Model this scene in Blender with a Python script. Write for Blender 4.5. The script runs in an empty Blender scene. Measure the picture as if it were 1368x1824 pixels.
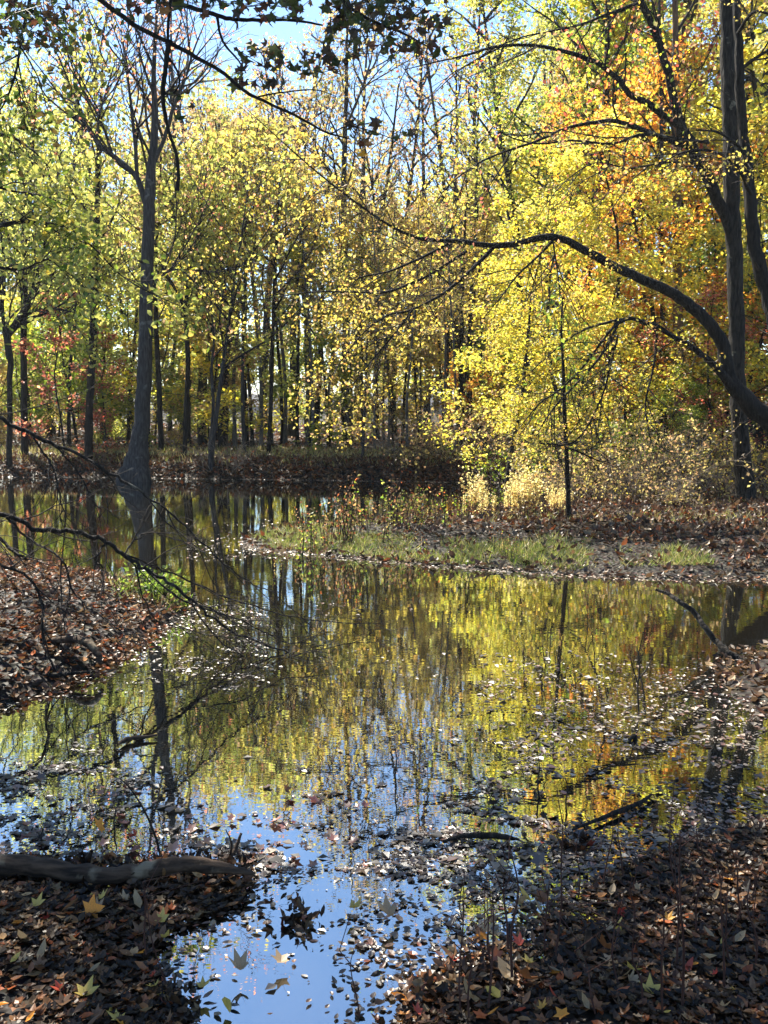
import bpy, math, random
import numpy as np
from math import radians, sin, cos, pi

rng = np.random.default_rng(11)
SC = bpy.context.scene
COL = SC.collection

# ------------------------------------------------------------------ camera
FPX, HORIZON, CX, CY, CAM_Z = 1700.0, 725.0, 684.0, 912.0, 1.7
PITCH = math.atan((CY - HORIZON) / FPX)
cam = bpy.data.cameras.new('camera')
cam.sensor_fit = 'VERTICAL'
cam.sensor_height = 24
cam.lens = FPX / 1824 * 24
cam.clip_start, cam.clip_end = 0.05, 2000
camo = bpy.data.objects.new('camera', cam)
camo.location = (0, 0, CAM_Z)
camo.rotation_euler = (pi / 2 - PITCH, 0, 0)
COL.objects.link(camo)
SC.camera = camo


def ray(px, py):
    u, v = (px - CX) / FPX, (CY - py) / FPX
    return np.array([u, cos(PITCH) + v * sin(PITCH), -sin(PITCH) + v * cos(PITCH)])


def at(px, py, Y):
    r = ray(px, py)
    return np.array([0, 0, CAM_Z]) + r * (Y / r[1])


def gp(px, py, z=0.0):
    r = ray(px, py)
    return np.array([0, 0, CAM_Z]) + r * ((z - CAM_Z) / r[2])


# ------------------------------------------------------------------ light
SUN_EL, SUN_AZ = radians(52), radians(-38)
sun_dir = np.array([sin(SUN_AZ) * cos(SUN_EL), cos(SUN_AZ) * cos(SUN_EL), sin(SUN_EL)])
w = bpy.data.worlds.new('World')
SC.world = w
w.use_nodes = True
nt = w.node_tree
bg = nt.nodes['Background']
sky = nt.nodes.new('ShaderNodeTexSky')
sky.sky_type = 'NISHITA'
sky.sun_disc = False
sky.sun_elevation = SUN_EL
sky.sun_rotation = SUN_AZ
sky.air_density = 1.0
sky.dust_density = 0.0
sky.ozone_density = 4.0
nt.links.new(sky.outputs[0], bg.inputs[0])
bg.inputs[1].default_value = 0.08
sl = bpy.data.lights.new('sun', 'SUN')
sl.energy = 5.0
sl.angle = radians(0.5)
sl.color = (1.0, 0.93, 0.80)
so = bpy.data.objects.new('sun', sl)
from mathutils import Vector
so.rotation_euler = Vector(sun_dir).to_track_quat('Z', 'Y').to_euler()
so.location = (0, 0, 60)
COL.objects.link(so)
SC.view_settings.view_transform = 'Standard'
SC.view_settings.look = 'None'
SC.view_settings.exposure = 1.85
SC.view_settings.gamma = 1
SC.cycles.use_denoising = True
SC.cycles.max_bounces = 9
SC.cycles.diffuse_bounces = 4
SC.cycles.glossy_bounces = 3
SC.cycles.transmission_bounces = 4
SC.cycles.transparent_max_bounces = 6
SC.cycles.volume_bounces = 0
SC.cycles.caustics_reflective = False
SC.cycles.caustics_refractive = False
SC.cycles.sample_clamp_indirect = 4


# ------------------------------------------------------------------ object helpers
def tag(o, label=None, cat=None, group=None, kind=None):
    if label: o['label'] = label
    if cat: o['category'] = cat
    if group: o['group'] = group
    if kind: o['kind'] = kind
    return o


def empty(name, loc=(0, 0, 0), rz=0.0):
    o = bpy.data.objects.new(name, None)
    o.location = loc
    o.rotation_euler = (0, 0, rz)
    o.empty_display_size = 0.2
    COL.objects.link(o)
    return o


def link(name, mesh, parent=None):
    o = bpy.data.objects.new(name, mesh)
    if parent is not None:
        o.parent = parent
    COL.objects.link(o)
    return o


def make_mesh(name, V, faces, mats, colors=None, mat_idx=None, smooth=True):
    """faces: list of int arrays (n,k); mat_idx: one slot number per array"""
    me = bpy.data.meshes.new(name)
    V = np.asarray(V, np.float32)
    me.vertices.add(len(V))
    me.vertices.foreach_set('co', V.ravel())
    loops = np.concatenate([f.ravel() for f in faces]).astype(np.int32)
    sizes = np.concatenate([np.full(len(f), f.shape[1]) for f in faces])
    starts = np.concatenate([[0], np.cumsum(sizes)[:-1]]).astype(np.int32)
    me.loops.add(len(loops))
    me.loops.foreach_set('vertex_index', loops)
    me.polygons.add(len(sizes))
    me.polygons.foreach_set('loop_start', starts)
    if mat_idx is not None:
        mi = np.concatenate([np.full(len(f), m) for f, m in zip(faces, mat_idx)]).astype(np.int32)
        me.polygons.foreach_set('material_index', mi)
    me.polygons.foreach_set('use_smooth', np.full(len(sizes), smooth))
    for m in (mats if isinstance(mats, (list, tuple)) else [mats]):
        me.materials.append(m)
    if colors is not None:
        a = me.color_attributes.new('Col', 'FLOAT_COLOR', 'POINT')
        c = np.ones((len(V), 4), np.float32)
        c[:, :3] = colors
        a.data.foreach_set('color', c.ravel())
    me.update(calc_edges=True)
    return me


def unit(v):
    v = np.asarray(v, float)
    return v / (np.linalg.norm(v, axis=-1, keepdims=True) + 1e-9)


class Wood:
    """collects tubes; build() links them as ONE mesh"""
    def __init__(s):
        s.V, s.F, s.T, s.n = [], [], [], 0

    def tube(s, P, r, sides=6, rough=0.0, cap=False, flare=None):
        P = np.asarray(P, float)
        r = np.asarray(r, float)
        t = unit(np.gradient(P, axis=0))
        ref = np.eye(3)[np.argmin(np.abs(t.mean(0)))]
        a = unit(np.cross(t, ref))
        b = np.cross(t, a)
        th = np.arange(sides) * 2 * pi / sides
        rr = np.repeat(r[:, None], sides, 1)
        if rough:
            k = rng.random(3) * 9
            L = np.linspace(0, 1, len(P))[:, None] * len(P)
            rr = rr * (1 + rough * (np.sin(3 * th[None] + L * .9 + k[0]) * .5 + np.sin(5 * th[None] - L * 1.7 + k[1]) * .4
                                    + (rng.random(rr.shape) - .5) * .9))
        if flare is not None:
            rr = rr * flare(th[None], np.arange(len(P))[:, None])
        ring = P[:, None] + rr[..., None] * (np.cos(th)[None, :, None] * a[:, None] + np.sin(th)[None, :, None] * b[:, None])
        n = len(P)
        i = np.arange(n - 1)[:, None] * sides
        j = np.arange(sides)[None]
        j2 = (j + 1) % sides
        F = np.stack([i + j, i + j2, i + sides + j2, i + sides + j], -1).reshape(-1, 4) + s.n
        s.V.append(ring.reshape(-1, 3))
        s.F.append(F)
        s.n += n * sides
        if cap:
            for e, P0 in ((0, P[0]), (n - 1, P[-1])):
                s.V.append(P0[None])
                base = s.n - n * sides if e == 0 else None
                o = (s.n - n * sides if e == 0 else s.n - 1 - sides)
                c = s.n
                tri = np.stack([o + np.arange(sides), o + (np.arange(sides) + 1) % sides, np.full(sides, c)], -1)
                s.T.append(tri)
                s.n += 1

    def mesh(s, name, mat):
        F = [np.concatenate(s.F)]
        if s.T: F.append(np.concatenate(s.T))
        return make_mesh(name, np.concatenate(s.V), F, mat)

    def build(s, name, mat, parent=None):
        return link(name, s.mesh(name, mat), parent)


# leaf templates: base at origin, tip at +Y, length 1
T_DIAMOND = (np.array([(0, 0, 0), (.34, .5, .09), (0, 1, -.05), (-.34, .5, .09)]), [np.array([[0, 1, 2, 3]])])
T_OVAL = (np.array([(0, 0, 0), (0, .5, -.06), (0, 1, .0), (-.27, .32, .05), (-.22, .7, .06), (.27, .32, .05), (.22, .7, .06)]),
          [np.array([[0, 1, 3], [1, 4, 3], [1, 2, 4], [0, 5, 1], [1, 5, 6], [1, 6, 2]])])


def star_template(lobes=5, depth=.56, wid=.16):
    pts, c = [], (0, .32)
    angs = np.linspace(-125, 125, lobes)
    lens = [.5, .66, .72, .66, .5] if lobes == 5 else [.45, .6, .66, .6, .45]
    out = [(0, -.22)]
    out.append((-.10, .10))
    for k, a in enumerate(angs):
        L = lens[k]
        out.append((c[0] + L * sin(radians(a)), c[1] + L * cos(radians(a))))
        if k < lobes - 1:
            m = radians((a + angs[k + 1]) / 2)
            out.append((c[0] + L * depth * sin(m), c[1] + L * depth * cos(m)))
    out.append((.10, .10))
    out = out[1:]
    V = [(c[0], c[1], -.05)] + [(x, y, .10 * ((x * x) + (y - .32) ** 2) / .4) for x, y in out]
    n = len(out)
    F = [(0, 1 + (k + 1) % n, 1 + k) for k in range(n)]
    # stalk
    V += [(-.012, .12, 0), (.012, .12, 0), (.02, -.4, .05)]
    F.append((n + 1, n + 2, n + 3))
    return (np.array(V), [np.array(F)])


T_STAR = star_template()


def pal(*rows):
    return np.array(rows, float)


YG = pal((.36, .36, .08), (.44, .40, .08), (.24, .28, .06), (.48, .43, .11), (.32, .34, .09), (.20, .22, .05))
YEL = pal((.58, .49, .04), (.56, .46, .06), (.48, .45, .05), (.60, .50, .10), (.38, .40, .05), (.56, .40, .04))
GOLD = pal((.48, .36, .05), (.52, .42, .08), (.42, .31, .05), (.34, .29, .07), (.46, .39, .07), (.38, .22, .05))
GREEN = pal((.12, .19, .02), (.18, .24, .03), (.26, .31, .03), (.09, .14, .02), (.33, .33, .03))
ORANGE = pal((.56, .28, .03), (.55, .20, .03), (.60, .36, .03), (.48, .16, .03))
RED = pal((.36, .07, .04), (.28, .09, .06), (.38, .14, .08), (.22, .06, .04), (.26, .14, .08))
PINK = pal((.50, .20, .12), (.46, .16, .09), (.55, .30, .16), (.40, .22, .12))
OLIVE = pal((.28, .23, .08), (.34, .26, .09), (.23, .21, .08), (.38, .30, .10), (.20, .14, .07), (.28, .17, .08), (.32, .20, .10))
DARKG = pal((.06, .10, .015), (.09, .13, .02), (.12, .14, .02), (.10, .07, .02))  # oval leaves of the shadowed top branches, shade put into the colour
DARKSTAR = pal((.035, .05, .012), (.06, .065, .016), (.06, .035, .014), (.08, .03, .014), (.035, .022, .01), (.08, .09, .02))  # overhead star leaves: their shadow is put into the colour
LITTER = pal((.15, .07, .03), (.20, .10, .045), (.26, .15, .07), (.09, .04, .02), (.32, .21, .11), (.13, .055, .028), (.18, .08, .04),
             (.30, .15, .06), (.36, .10, .03), (.10, .07, .05))
WET = pal((.035, .02, .011), (.06, .033, .017), (.085, .045, .022), (.13, .075, .038), (.18, .11, .06), (.04, .024, .014), (.10, .042, .018), (.28, .19, .10),
          (.08, .05, .03), (.06, .04, .025))
SCUM = pal((.16, .13, .10), (.24, .20, .15), (.10, .08, .06), (.30, .25, .19), (.14, .08, .05), (.07, .05, .04), (.20, .10, .07))


def frames(n, up=0.5, tilt=None):
    """random leaf frames: normal biased upward"""
    nrm = rng.normal(size=(n, 3))
    nrm = unit(nrm) + np.array([0, 0, up])
    nrm = unit(nrm)
    t = unit(np.cross(nrm, unit(rng.normal(size=(n, 3)))))
    b = np.cross(nrm, t)
    return t, b, nrm


class Leaves:
    def __init__(s):
        s.V, s.F, s.C, s.n = [], {}, [], 0

    def add(s, P, size, palette, tpl=T_DIAMOND, up=0.5, jit=0.25, hang=0.0, curl=0.0, flat=None):
        P = np.asarray(P, float)
        n = len(P)
        if n == 0: return
        t, b, nr = frames(n, up)
        if hang:   # the leaf tip points down
            d = unit(b + np.array([0, 0, -hang]))
            t = unit(np.cross(d, nr)); nr = np.cross(t, d); b = d
        tv, tf = tpl
        size = np.broadcast_to(np.asarray(size, float), (n,)) * (0.65 + .7 * rng.random(n))
        q = np.repeat(tv[None], n, 0).copy()
        if curl:
            q[..., 2] += (rng.random((n, 1)) * curl) * ((q[..., 1] - .35) ** 2 * 1.6 + q[..., 0] ** 2 * (rng.random((n, 1)) * 3 - .6))
        q[..., 0] *= (.75 + .5 * rng.random((n, 1)))
        V = P[:, None] + size[:, None, None] * (q[..., :1] * t[:, None] + q[..., 1:2] * b[:, None] + q[..., 2:] * nr[:, None])
        k = len(tv)
        off = (np.arange(n) * k + s.n)[:, None, None]
        for f in tf:
            s.F.setdefault(f.shape[1], []).append((f[None] + off).reshape(-1, f.shape[1]))
        c = palette[rng.integers(len(palette), size=n)] * (1 - jit + 2 * jit * rng.random((n, 1)))
        s.C.append(np.repeat(c, k, 0))
        s.V.append(V.reshape(-1, 3))
        s.n += n * k

    def mesh(s, name, mat, smooth=False):
        F = [np.concatenate(v) for v in s.F.values()]
        return make_mesh(name, np.concatenate(s.V), F, mat, np.concatenate(s.C), smooth=smooth)

    def build(s, name, mat, parent=None):
        return link(name, s.mesh(name, mat), parent)


# ------------------------------------------------------------------ materials
def new_mat(name):
    m = bpy.data.materials.new(name)
    m.use_nodes = True
    n = m.node_tree.nodes
    n.clear()
    return m, n, m.node_tree.links


def leaf_material(name, trans=0.5, gloss=0.06, rough=0.4, tgain=1.25):
    m, n, l = new_mat(name)
    out = n.new('ShaderNodeOutputMaterial')
    at_ = n.new('ShaderNodeAttribute'); at_.attribute_name = 'Col'
    tc = n.new('ShaderNodeTexCoord')
    nz = n.new('ShaderNodeTexNoise'); nz.inputs['Scale'].default_value = 30
    l.new(tc.outputs['Object'], nz.inputs['Vector'])
    mr = n.new('ShaderNodeMapRange')
    mr.inputs['From Min'].default_value = .3; mr.inputs['From Max'].default_value = .7
    mr.inputs['To Min'].default_value = .75; mr.inputs['To Max'].default_value = 1.2
    l.new(nz.outputs['Fac'], mr.inputs['Value'])
    mul = n.new('ShaderNodeVectorMath'); mul.operation = 'SCALE'
    l.new(at_.outputs['Color'], mul.inputs[0]); l.new(mr.outputs[0], mul.inputs['Scale'])
    d = n.new('ShaderNodeBsdfDiffuse')
    t = n.new('ShaderNodeBsdfTranslucent')
    g = n.new('ShaderNodeBsdfGlossy'); g.inputs['Roughness'].default_value = rough
    tm = n.new('ShaderNodeVectorMath'); tm.operation = 'SCALE'; tm.inputs['Scale'].default_value = tgain
    l.new(mul.outputs[0], tm.inputs[0])
    l.new(mul.outputs[0], d.inputs[0]); l.new(tm.outputs[0], t.inputs[0])
    mx = n.new('ShaderNodeMixShader'); mx.inputs[0].default_value = trans
    l.new(d.outputs[0], mx.inputs[1]); l.new(t.outputs[0], mx.inputs[2])
    m2 = n.new('ShaderNodeMixShader'); m2.inputs[0].default_value = gloss
    l.new(mx.outputs[0], m2.inputs[1]); l.new(g.outputs[0], m2.inputs[2])
    l.new(m2.outputs[0], out.inputs[0])
    return m


def bark_material(name, c0, c1, lichen=None, scale=1.0, rough=.9, bump=.5, lich_amt=.55, axis=(14, 14, 2.5), dist=.03):
    m, n, l = new_mat(name)
    out = n.new('ShaderNodeOutputMaterial')
    p = n.new('ShaderNodeBsdfPrincipled'); p.inputs['Roughness'].default_value = rough
    p.inputs['Specular IOR Level'].default_value = .25
    tc = n.new('ShaderNodeTexCoord')
    mp = n.new('ShaderNodeMapping'); mp.inputs['Scale'].default_value = tuple(a_ * scale for a_ in axis)
    l.new(tc.outputs['Object'], mp.inputs['Vector'])
    nz = n.new('ShaderNodeTexNoise'); nz.inputs['Scale'].default_value = 2.2; nz.inputs['Detail'].default_value = 6
    l.new(mp.outputs[0], nz.inputs['Vector'])
    cr = n.new('ShaderNodeValToRGB')
    cr.color_ramp.elements[0].position = .35; cr.color_ramp.elements[0].color = (*c0, 1)
    cr.color_ramp.elements[1].position = .68; cr.color_ramp.elements[1].color = (*c1, 1)
    l.new(nz.outputs['Fac'], cr.inputs[0])
    colour = cr.outputs[0]
    if lichen:
        n2 = n.new('ShaderNodeTexNoise'); n2.inputs['Scale'].default_value = 5 * scale; n2.inputs['Detail'].default_value = 5
        l.new(tc.outputs['Object'], n2.inputs['Vector'])
        r2 = n.new('ShaderNodeValToRGB')
        r2.color_ramp.elements[0].position = lich_amt; r2.color_ramp.elements[1].position = lich_amt + .09
        l.new(n2.outputs['Fac'], r2.inputs[0])
        mx = n.new('ShaderNodeMixRGB'); mx.inputs[2].default_value = (*lichen, 1)
        l.new(r2.outputs[0], mx.inputs[0]); l.new(cr.outputs[0], mx.inputs[1])
        colour = mx.outputs[0]
    l.new(colour, p.inputs['Base Color'])
    bp = n.new('ShaderNodeBump'); bp.inputs['Strength'].default_value = bump; bp.inputs['Distance'].default_value = dist
    l.new(nz.outputs['Fac'], bp.inputs['Height']); l.new(bp.outputs[0], p.inputs['Normal'])
    l.new(p.outputs[0], out.inputs[0])
    return m


M_LEAF = leaf_material('backlit_leaf', .64, .03, tgain=1.7)
M_LEAF_NEAR = leaf_material('near_leaf', .42, .03)
M_LITTER = leaf_material('fallen_leaf_skin', .2, .03, .4)
M_WETLEAF = leaf_material('wet_leaf_skin', .12, .11, .42)
M_GRASS = leaf_material('grass_blade', .45, .05)
M_BARK = bark_material('dark_bark', (.005, .004, .003), (.028, .023, .018), (.08, .08, .07), 1.3, lich_amt=.66, bump=1.0, dist=.05)
M_BARKGREY = bark_material('grey_bark', (.016, .015, .015), (.055, .052, .052), (.11, .11, .105), 1.0, lich_amt=.62)
M_BARKLICHEN = bark_material('lichen_bark', (.007, .006, .005), (.05, .042, .033), (.24, .22, .17), 1.3, lich_amt=.64, bump=1.0, dist=.06)
M_BARKBROWN = bark_material('brown_bark', (.06, .038, .022), (.16, .10, .06))
M_TWIG = bark_material('twig_bark', (.012, .009, .007), (.035, .028, .022), bump=.2)
M_PALETWIG = bark_material('pale_twig', (.13, .10, .075), (.26, .21, .16), bump=.2)
M_BARKPALE = bark_material('pale_bark', (.05, .047, .045), (.15, .14, .13), (.2, .2, .19), 1.0, lich_amt=.62)
M_LOG = bark_material('log_bark', (.014, .009, .006), (.08, .052, .034), (.16, .13, .09), 1.6, bump=.7, lich_amt=.60, axis=(2.5, 14, 14), dist=.012)
M_REDSTEM = bark_material('red_stem', (.035, .014, .010), (.08, .04, .03), bump=.1)


# ------------------------------------------------------------------ terrain
def poly_sd(poly, X, Y):
    """signed distance, positive inside"""
    P = np.asarray(poly, float)[:, :2]
    d2 = np.full(X.shape, 1e18)
    inside = np.zeros(X.shape, bool)
    for a, b in zip(P, np.roll(P, -1, 0)):
        ex, ey = b - a
        wx, wy = X - a[0], Y - a[1]
        t = np.clip((wx * ex + wy * ey) / (ex * ex + ey * ey + 1e-12), 0, 1)
        d2 = np.minimum(d2, (wx - ex * t) ** 2 + (wy - ey * t) ** 2)
        c = ((a[1] > Y) != (b[1] > Y)) & (X < (b[0] - a[0]) * (Y - a[1]) / (b[1] - a[1] + 1e-12) + a[0])
        inside ^= c
    d = np.sqrt(d2)
    return np.where(inside, d, -d)


def g2(*pp):
    return [tuple(gp(x, y)[:2]) for x, y in pp]


NEAR_LEFT = g2((-300, 1520), (0, 1545), (200, 1565), (390, 1572), (440, 1590), (390, 1618), (300, 1645), (250, 1690), (240, 1735), (290, 1785), (280, 1850)) + [(-.78, 1.8), (-.6, -6), (-8, -6), (-8, 3.4)]
NEAR_RIGHT = g2((745, 1900), (750, 1785), (790, 1748), (860, 1728), (905, 1690), (960, 1652), (1030, 1620), (1100, 1575), (1210, 1525), (1368, 1475), (1700, 1425)) + [(9, 4.2), (9, -6), (-.3, -6), (-.1, 1.6)]
SPIT = g2((1290, 1215), (1340, 1180), (1420, 1160), (1800, 1120), (1800, 1330), (1420, 1290), (1330, 1250))
LEFT_BANK = g2((-700, 985), (-200, 985), (0, 1005), (120, 1022), (230, 1045), (300, 1068), (325, 1090), (300, 1118), (235, 1150), (190, 1185), (130, 1215), (40, 1245), (-100, 1280), (-400, 1330), (-900, 1400))
PENINSULA = g2((432, 962), (500, 945), (600, 936), (720, 926), (830, 912), (930, 900), (1000, 884), (1100, 872), (1300, 868), (2600, 870), (3200, 960), (2400, 1050), (1800, 1045), (1368, 1034), (1200, 1032), (1000, 1025), (850, 1014), (700, 1002), (560, 990), (470, 980))
FAR_SHORE = g2((-2500, 850), (-600, 848), (0, 850), (180, 850), (300, 852), (600, 856), (900, 860), (1000, 866), (1060, 874), (1500, 884), (2500, 890)) + [(400, 20), (400, 500), (-400, 500), (-400, 22)]


def noise2(X, Y, f, seed=0):
    r = np.random.default_rng(seed)
    z = 0
    for k in range(6):
        a = r.random() * 2 * pi
        q = f * (.6 + r.random() * 1.3)
        z = z + np.sin((X * cos(a) + Y * sin(a)) * q + r.random() * 9)
    return z / 6


def ground_z(X, Y):
    X = np.asarray(X, float); Y = np.asarray(Y, float)
    wob = noise2(X, Y, 5.0, 3) * .09 + noise2(X, Y, 14, 4) * .05 * (Y < 11)
    z = np.full(X.shape, -.5)
    for poly, h, wd, dep in ((NEAR_LEFT, .06, .3, .10), (NEAR_RIGHT, .055, .35, .10), (SPIT, .05, .2, .15), (LEFT_BANK, .26, .38, .3), (PENINSULA, .24, 1.3, .3), (FAR_SHORE, .52, .6, .5)):
        s = poly_sd(poly, X, Y) + wob * (1.0 if h < .3 else 1.3)
        zi = np.where(s > 0, h * (1 - np.exp(-np.maximum(s, 0) / wd)), -dep * (1 - np.exp(np.minimum(s, 0) / .7)))
        if poly is FAR_SHORE:
            zi = zi + np.clip(s - 4, 0, 300) * .02
        z = np.maximum(z, zi)
    rough = noise2(X, Y, 3.1, 5) * .02 + noise2(X, Y, 9, 6) * .012 + noise2(X, Y, 25, 7) * .008
    rough = np.where(Y > 11, noise2(X, Y, 2.0, 8) * .02, rough)
    return z + rough * np.clip(z * 8 + .6, .15, 1.6)


def gz(x, y):
    return float(ground_z(np.array([x]), np.array([y]))[0])


def spaced(lo, hi, d0, grow):
    v, d = [lo], d0
    while v[-1] < hi:
        v.append(v[-1] + d); d *= grow
    return v


ys = np.array(sorted(set([-60, -30, -15, -8] + list(np.arange(-5, 12, .07)) + spaced(12, 420, .09, 1.022))))
xp = spaced(0, 5, .07, 1.0) + spaced(5.1, 400, .1, 1.05)
xs = np.array(sorted(set([-v for v in xp] + xp)))
GX, GY = np.meshgrid(xs, ys)
GZ = ground_z(GX, GY)
nx, ny = len(xs), len(ys)
ii = (np.arange(ny - 1)[:, None] * nx + np.arange(nx - 1)[None]).ravel()
gf = np.stack([ii, ii + 1, ii + nx + 1, ii + nx], -1)


def ground_material():
    m, n, l = new_mat('leaf_mould_ground')
    out = n.new('ShaderNodeOutputMaterial')
    p = n.new('ShaderNodeBsdfPrincipled')
    tc = n.new('ShaderNodeTexCoord')
    a = n.new('ShaderNodeTexNoise'); a.inputs['Scale'].default_value = 9; a.inputs['Detail'].default_value = 8
    l.new(tc.outputs['Object'], a.inputs['Vector'])
    r = n.new('ShaderNodeValToRGB')
    r.color_ramp.elements[0].position = .3; r.color_ramp.elements[0].color = (.004, .003, .002, 1)
    r.color_ramp.elements[1].position = .75; r.color_ramp.elements[1].color = (.035, .022, .013, 1)
    l.new(a.outputs['Fac'], r.inputs[0])
    v = n.new('ShaderNodeTexVoronoi'); v.inputs['Scale'].default_value = 22
    l.new(tc.outputs['Object'], v.inputs['Vector'])
    mx = n.new('ShaderNodeMixRGB'); mx.blend_type = 'MULTIPLY'; mx.inputs[0].default_value = .6
    l.new(r.outputs[0], mx.inputs[1]); l.new(v.outputs['Color'], mx.inputs[2])
    l.new(mx.outputs[0], p.inputs['Base Color'])
    rr = n.new('ShaderNodeMapRange'); p.inputs['Specular IOR Level'].default_value = .25
    rr.inputs['To Min'].default_value = .45; rr.inputs['To Max'].default_value = .9
    l.new(a.outputs['Fac'], rr.inputs['Value']); l.new(rr.outputs[0], p.inputs['Roughness'])
    b = n.new('ShaderNodeBump'); b.inputs['Strength'].default_value = .8; b.inputs['Distance'].default_value = .03
    l.new(v.outputs['Distance'], b.inputs['Height']); l.new(b.outputs[0], p.inputs['Normal'])
    l.new(p.outputs[0], out.inputs[0])
    return m


g = link('ground', make_mesh('ground', np.stack([GX, GY, GZ], -1).reshape(-1, 3), [gf], ground_material()))
tag(g, kind='structure')


def water_material():
    m, n, l = new_mat('pond_water')
    out = n.new('ShaderNodeOutputMaterial')
    d = n.new('ShaderNodeBsdfDiffuse'); d.inputs[0].default_value = (.009, .0075, .005, 1)
    gl = n.new('ShaderNodeBsdfGlossy'); gl.inputs['Roughness'].default_value = .012
    gl.inputs[0].default_value = (.90, .96, .98, 1)
    fr = n.new('ShaderNodeFresnel'); fr.inputs['IOR'].default_value = 2.6
    mr = n.new('ShaderNodeMapRange')
    mr.inputs['From Min'].default_value = .15; mr.inputs['From Max'].default_value = .6
    mr.inputs['To Min'].default_value = .44; mr.inputs['To Max'].default_value = .82
    l.new(fr.outputs[0], mr.inputs['Value'])
    tc = n.new('ShaderNodeTexCoord')
    mp = n.new('ShaderNodeMapping'); mp.inputs['Scale'].default_value = (1.6, 4.0, 1)
    l.new(tc.outputs['Object'], mp.inputs['Vector'])
    a = n.new('ShaderNodeTexNoise'); a.inputs['Scale'].default_value = 2.2; a.inputs['Detail'].default_value = 3
    l.new(mp.outputs[0], a.inputs['Vector'])
    b = n.new('ShaderNodeBump'); b.inputs['Strength'].default_value = .025; b.inputs['Distance'].default_value = .02
    l.new(a.outputs['Fac'], b.inputs['Height'])
    l.new(b.outputs[0], gl.inputs['Normal'])
    mx = n.new('ShaderNodeMixShader')
    l.new(mr.outputs[0], mx.inputs[0]); l.new(d.outputs[0], mx.inputs[1]); l.new(gl.outputs[0], mx.inputs[2])
    l.new(mx.outputs[0], out.inputs[0])
    return m


wv = np.array([(-60, -8, 0), (60, -8, 0), (60, 40, 0), (-60, 40, 0)])
tag(link('water', make_mesh('water', wv, [np.array([[0, 1, 2, 3]])], water_material())), kind='structure')


# ------------------------------------------------------------------ branching
def smooth_path(P, r, per=4):
    """Catmull-Rom through control points"""
    P = np.asarray(P, float); r = np.asarray(r, float)
    Q = np.vstack([2 * P[0] - P[1], P, 2 * P[-1] - P[-2]])
    out, ro = [], []
    for i in range(1, len(Q) - 2):
        t = np.linspace(0, 1, per, endpoint=False)[:, None]
        a, b, c, d = Q[i - 1], Q[i], Q[i + 1], Q[i + 2]
        out.append(.5 * ((2 * b) + (c - a) * t + (2 * a - 5 * b + 4 * c - d) * t ** 2 + (3 * b - a - 3 * c + d) * t ** 3))
        ro.append(r[i - 1] + (r[i] - r[i - 1]) * t[:, 0])
    out.append(P[-1:]); ro.append(r[-1:])
    return np.concatenate(out), np.concatenate(ro)


def px_path(pts, per=4, wob=0.0, dY=0.0):
    """pts (px, py, Y, width_px) -> world path and radii"""
    P = np.array([at(a, b, c + dY) for a, b, c, _ in pts])
    r = np.array([wd * c / FPX / 2 for a, b, c, wd in pts])
    P, r = smooth_path(P, r, per)
    if wob:
        P[1:-1] += rng.normal(size=(len(P) - 2, 3)) * wob * r[1:-1, None]
    return P, r


def wander(start, d, L, n, wob, grav):
    P = [np.asarray(start, float)]
    d = unit(d)
    for k in range(n):
        d = unit(d + rng.normal(size=3) * wob + np.array([0, 0, grav]))
        P.append(P[-1] + d * (L / n))
    return np.array(P)


def sprout(W, P, r, specs, tips, t0=.25, t1=1.0):
    """specs: list of dict(n,len,ang,wob,grav,r,up,flat) one per level"""
    sp = specs[0]
    seg = np.linalg.norm(np.diff(P, axis=0), axis=1)
    cum = np.concatenate([[0], np.cumsum(seg)]) / seg.sum()
    for k in range(sp['n']):
        t = t0 + (t1 - t0) * ((k + rng.random()) / sp['n'])
        p = np.array([np.interp(t, cum, P[:, i]) for i in range(3)])
        i = min(np.searchsorted(cum, t), len(P) - 1)
        tg = unit(P[i] - P[max(i - 1, 0)])
        rp = np.interp(t, cum, r)
        q = rng.normal(size=3)
        q[2] *= sp.get('flat', 1.0)
        q = unit(q - tg * (q @ tg))
        d = unit(tg * cos(sp['ang']) + q * sin(sp['ang']) + np.array([0, 0, sp.get('up', 0)]))
        L = sp['len'] * (.55 + .8 * rng.random()) * (1.15 - .6 * t)
        m = sp.get('seg', 4)
        Q = wander(p, d, L, m, sp.get('wob', .18), sp.get('grav', 0))
        r0 = min(rp * .7, sp.get('r', rp * .6))
        rr = np.linspace(r0, max(r0 * .3, sp.get('rmin', .002)), m + 1)
        if W is not None:
            W.tube(Q, rr, sp.get('sides', 4))
        if len(specs) > 1:
            sprout(W, Q, rr, specs[1:], tips, .2, 1)
        if len(specs) <= sp.get('tiplev', 2):
            tips.append(Q[1:] if len(specs) == 1 else Q[-2:])


def tip_points(tips, per, spread):
    T = np.concatenate(tips)
    T = np.repeat(T, per, 0)
    return T + rng.normal(size=T.shape) * spread


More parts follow.
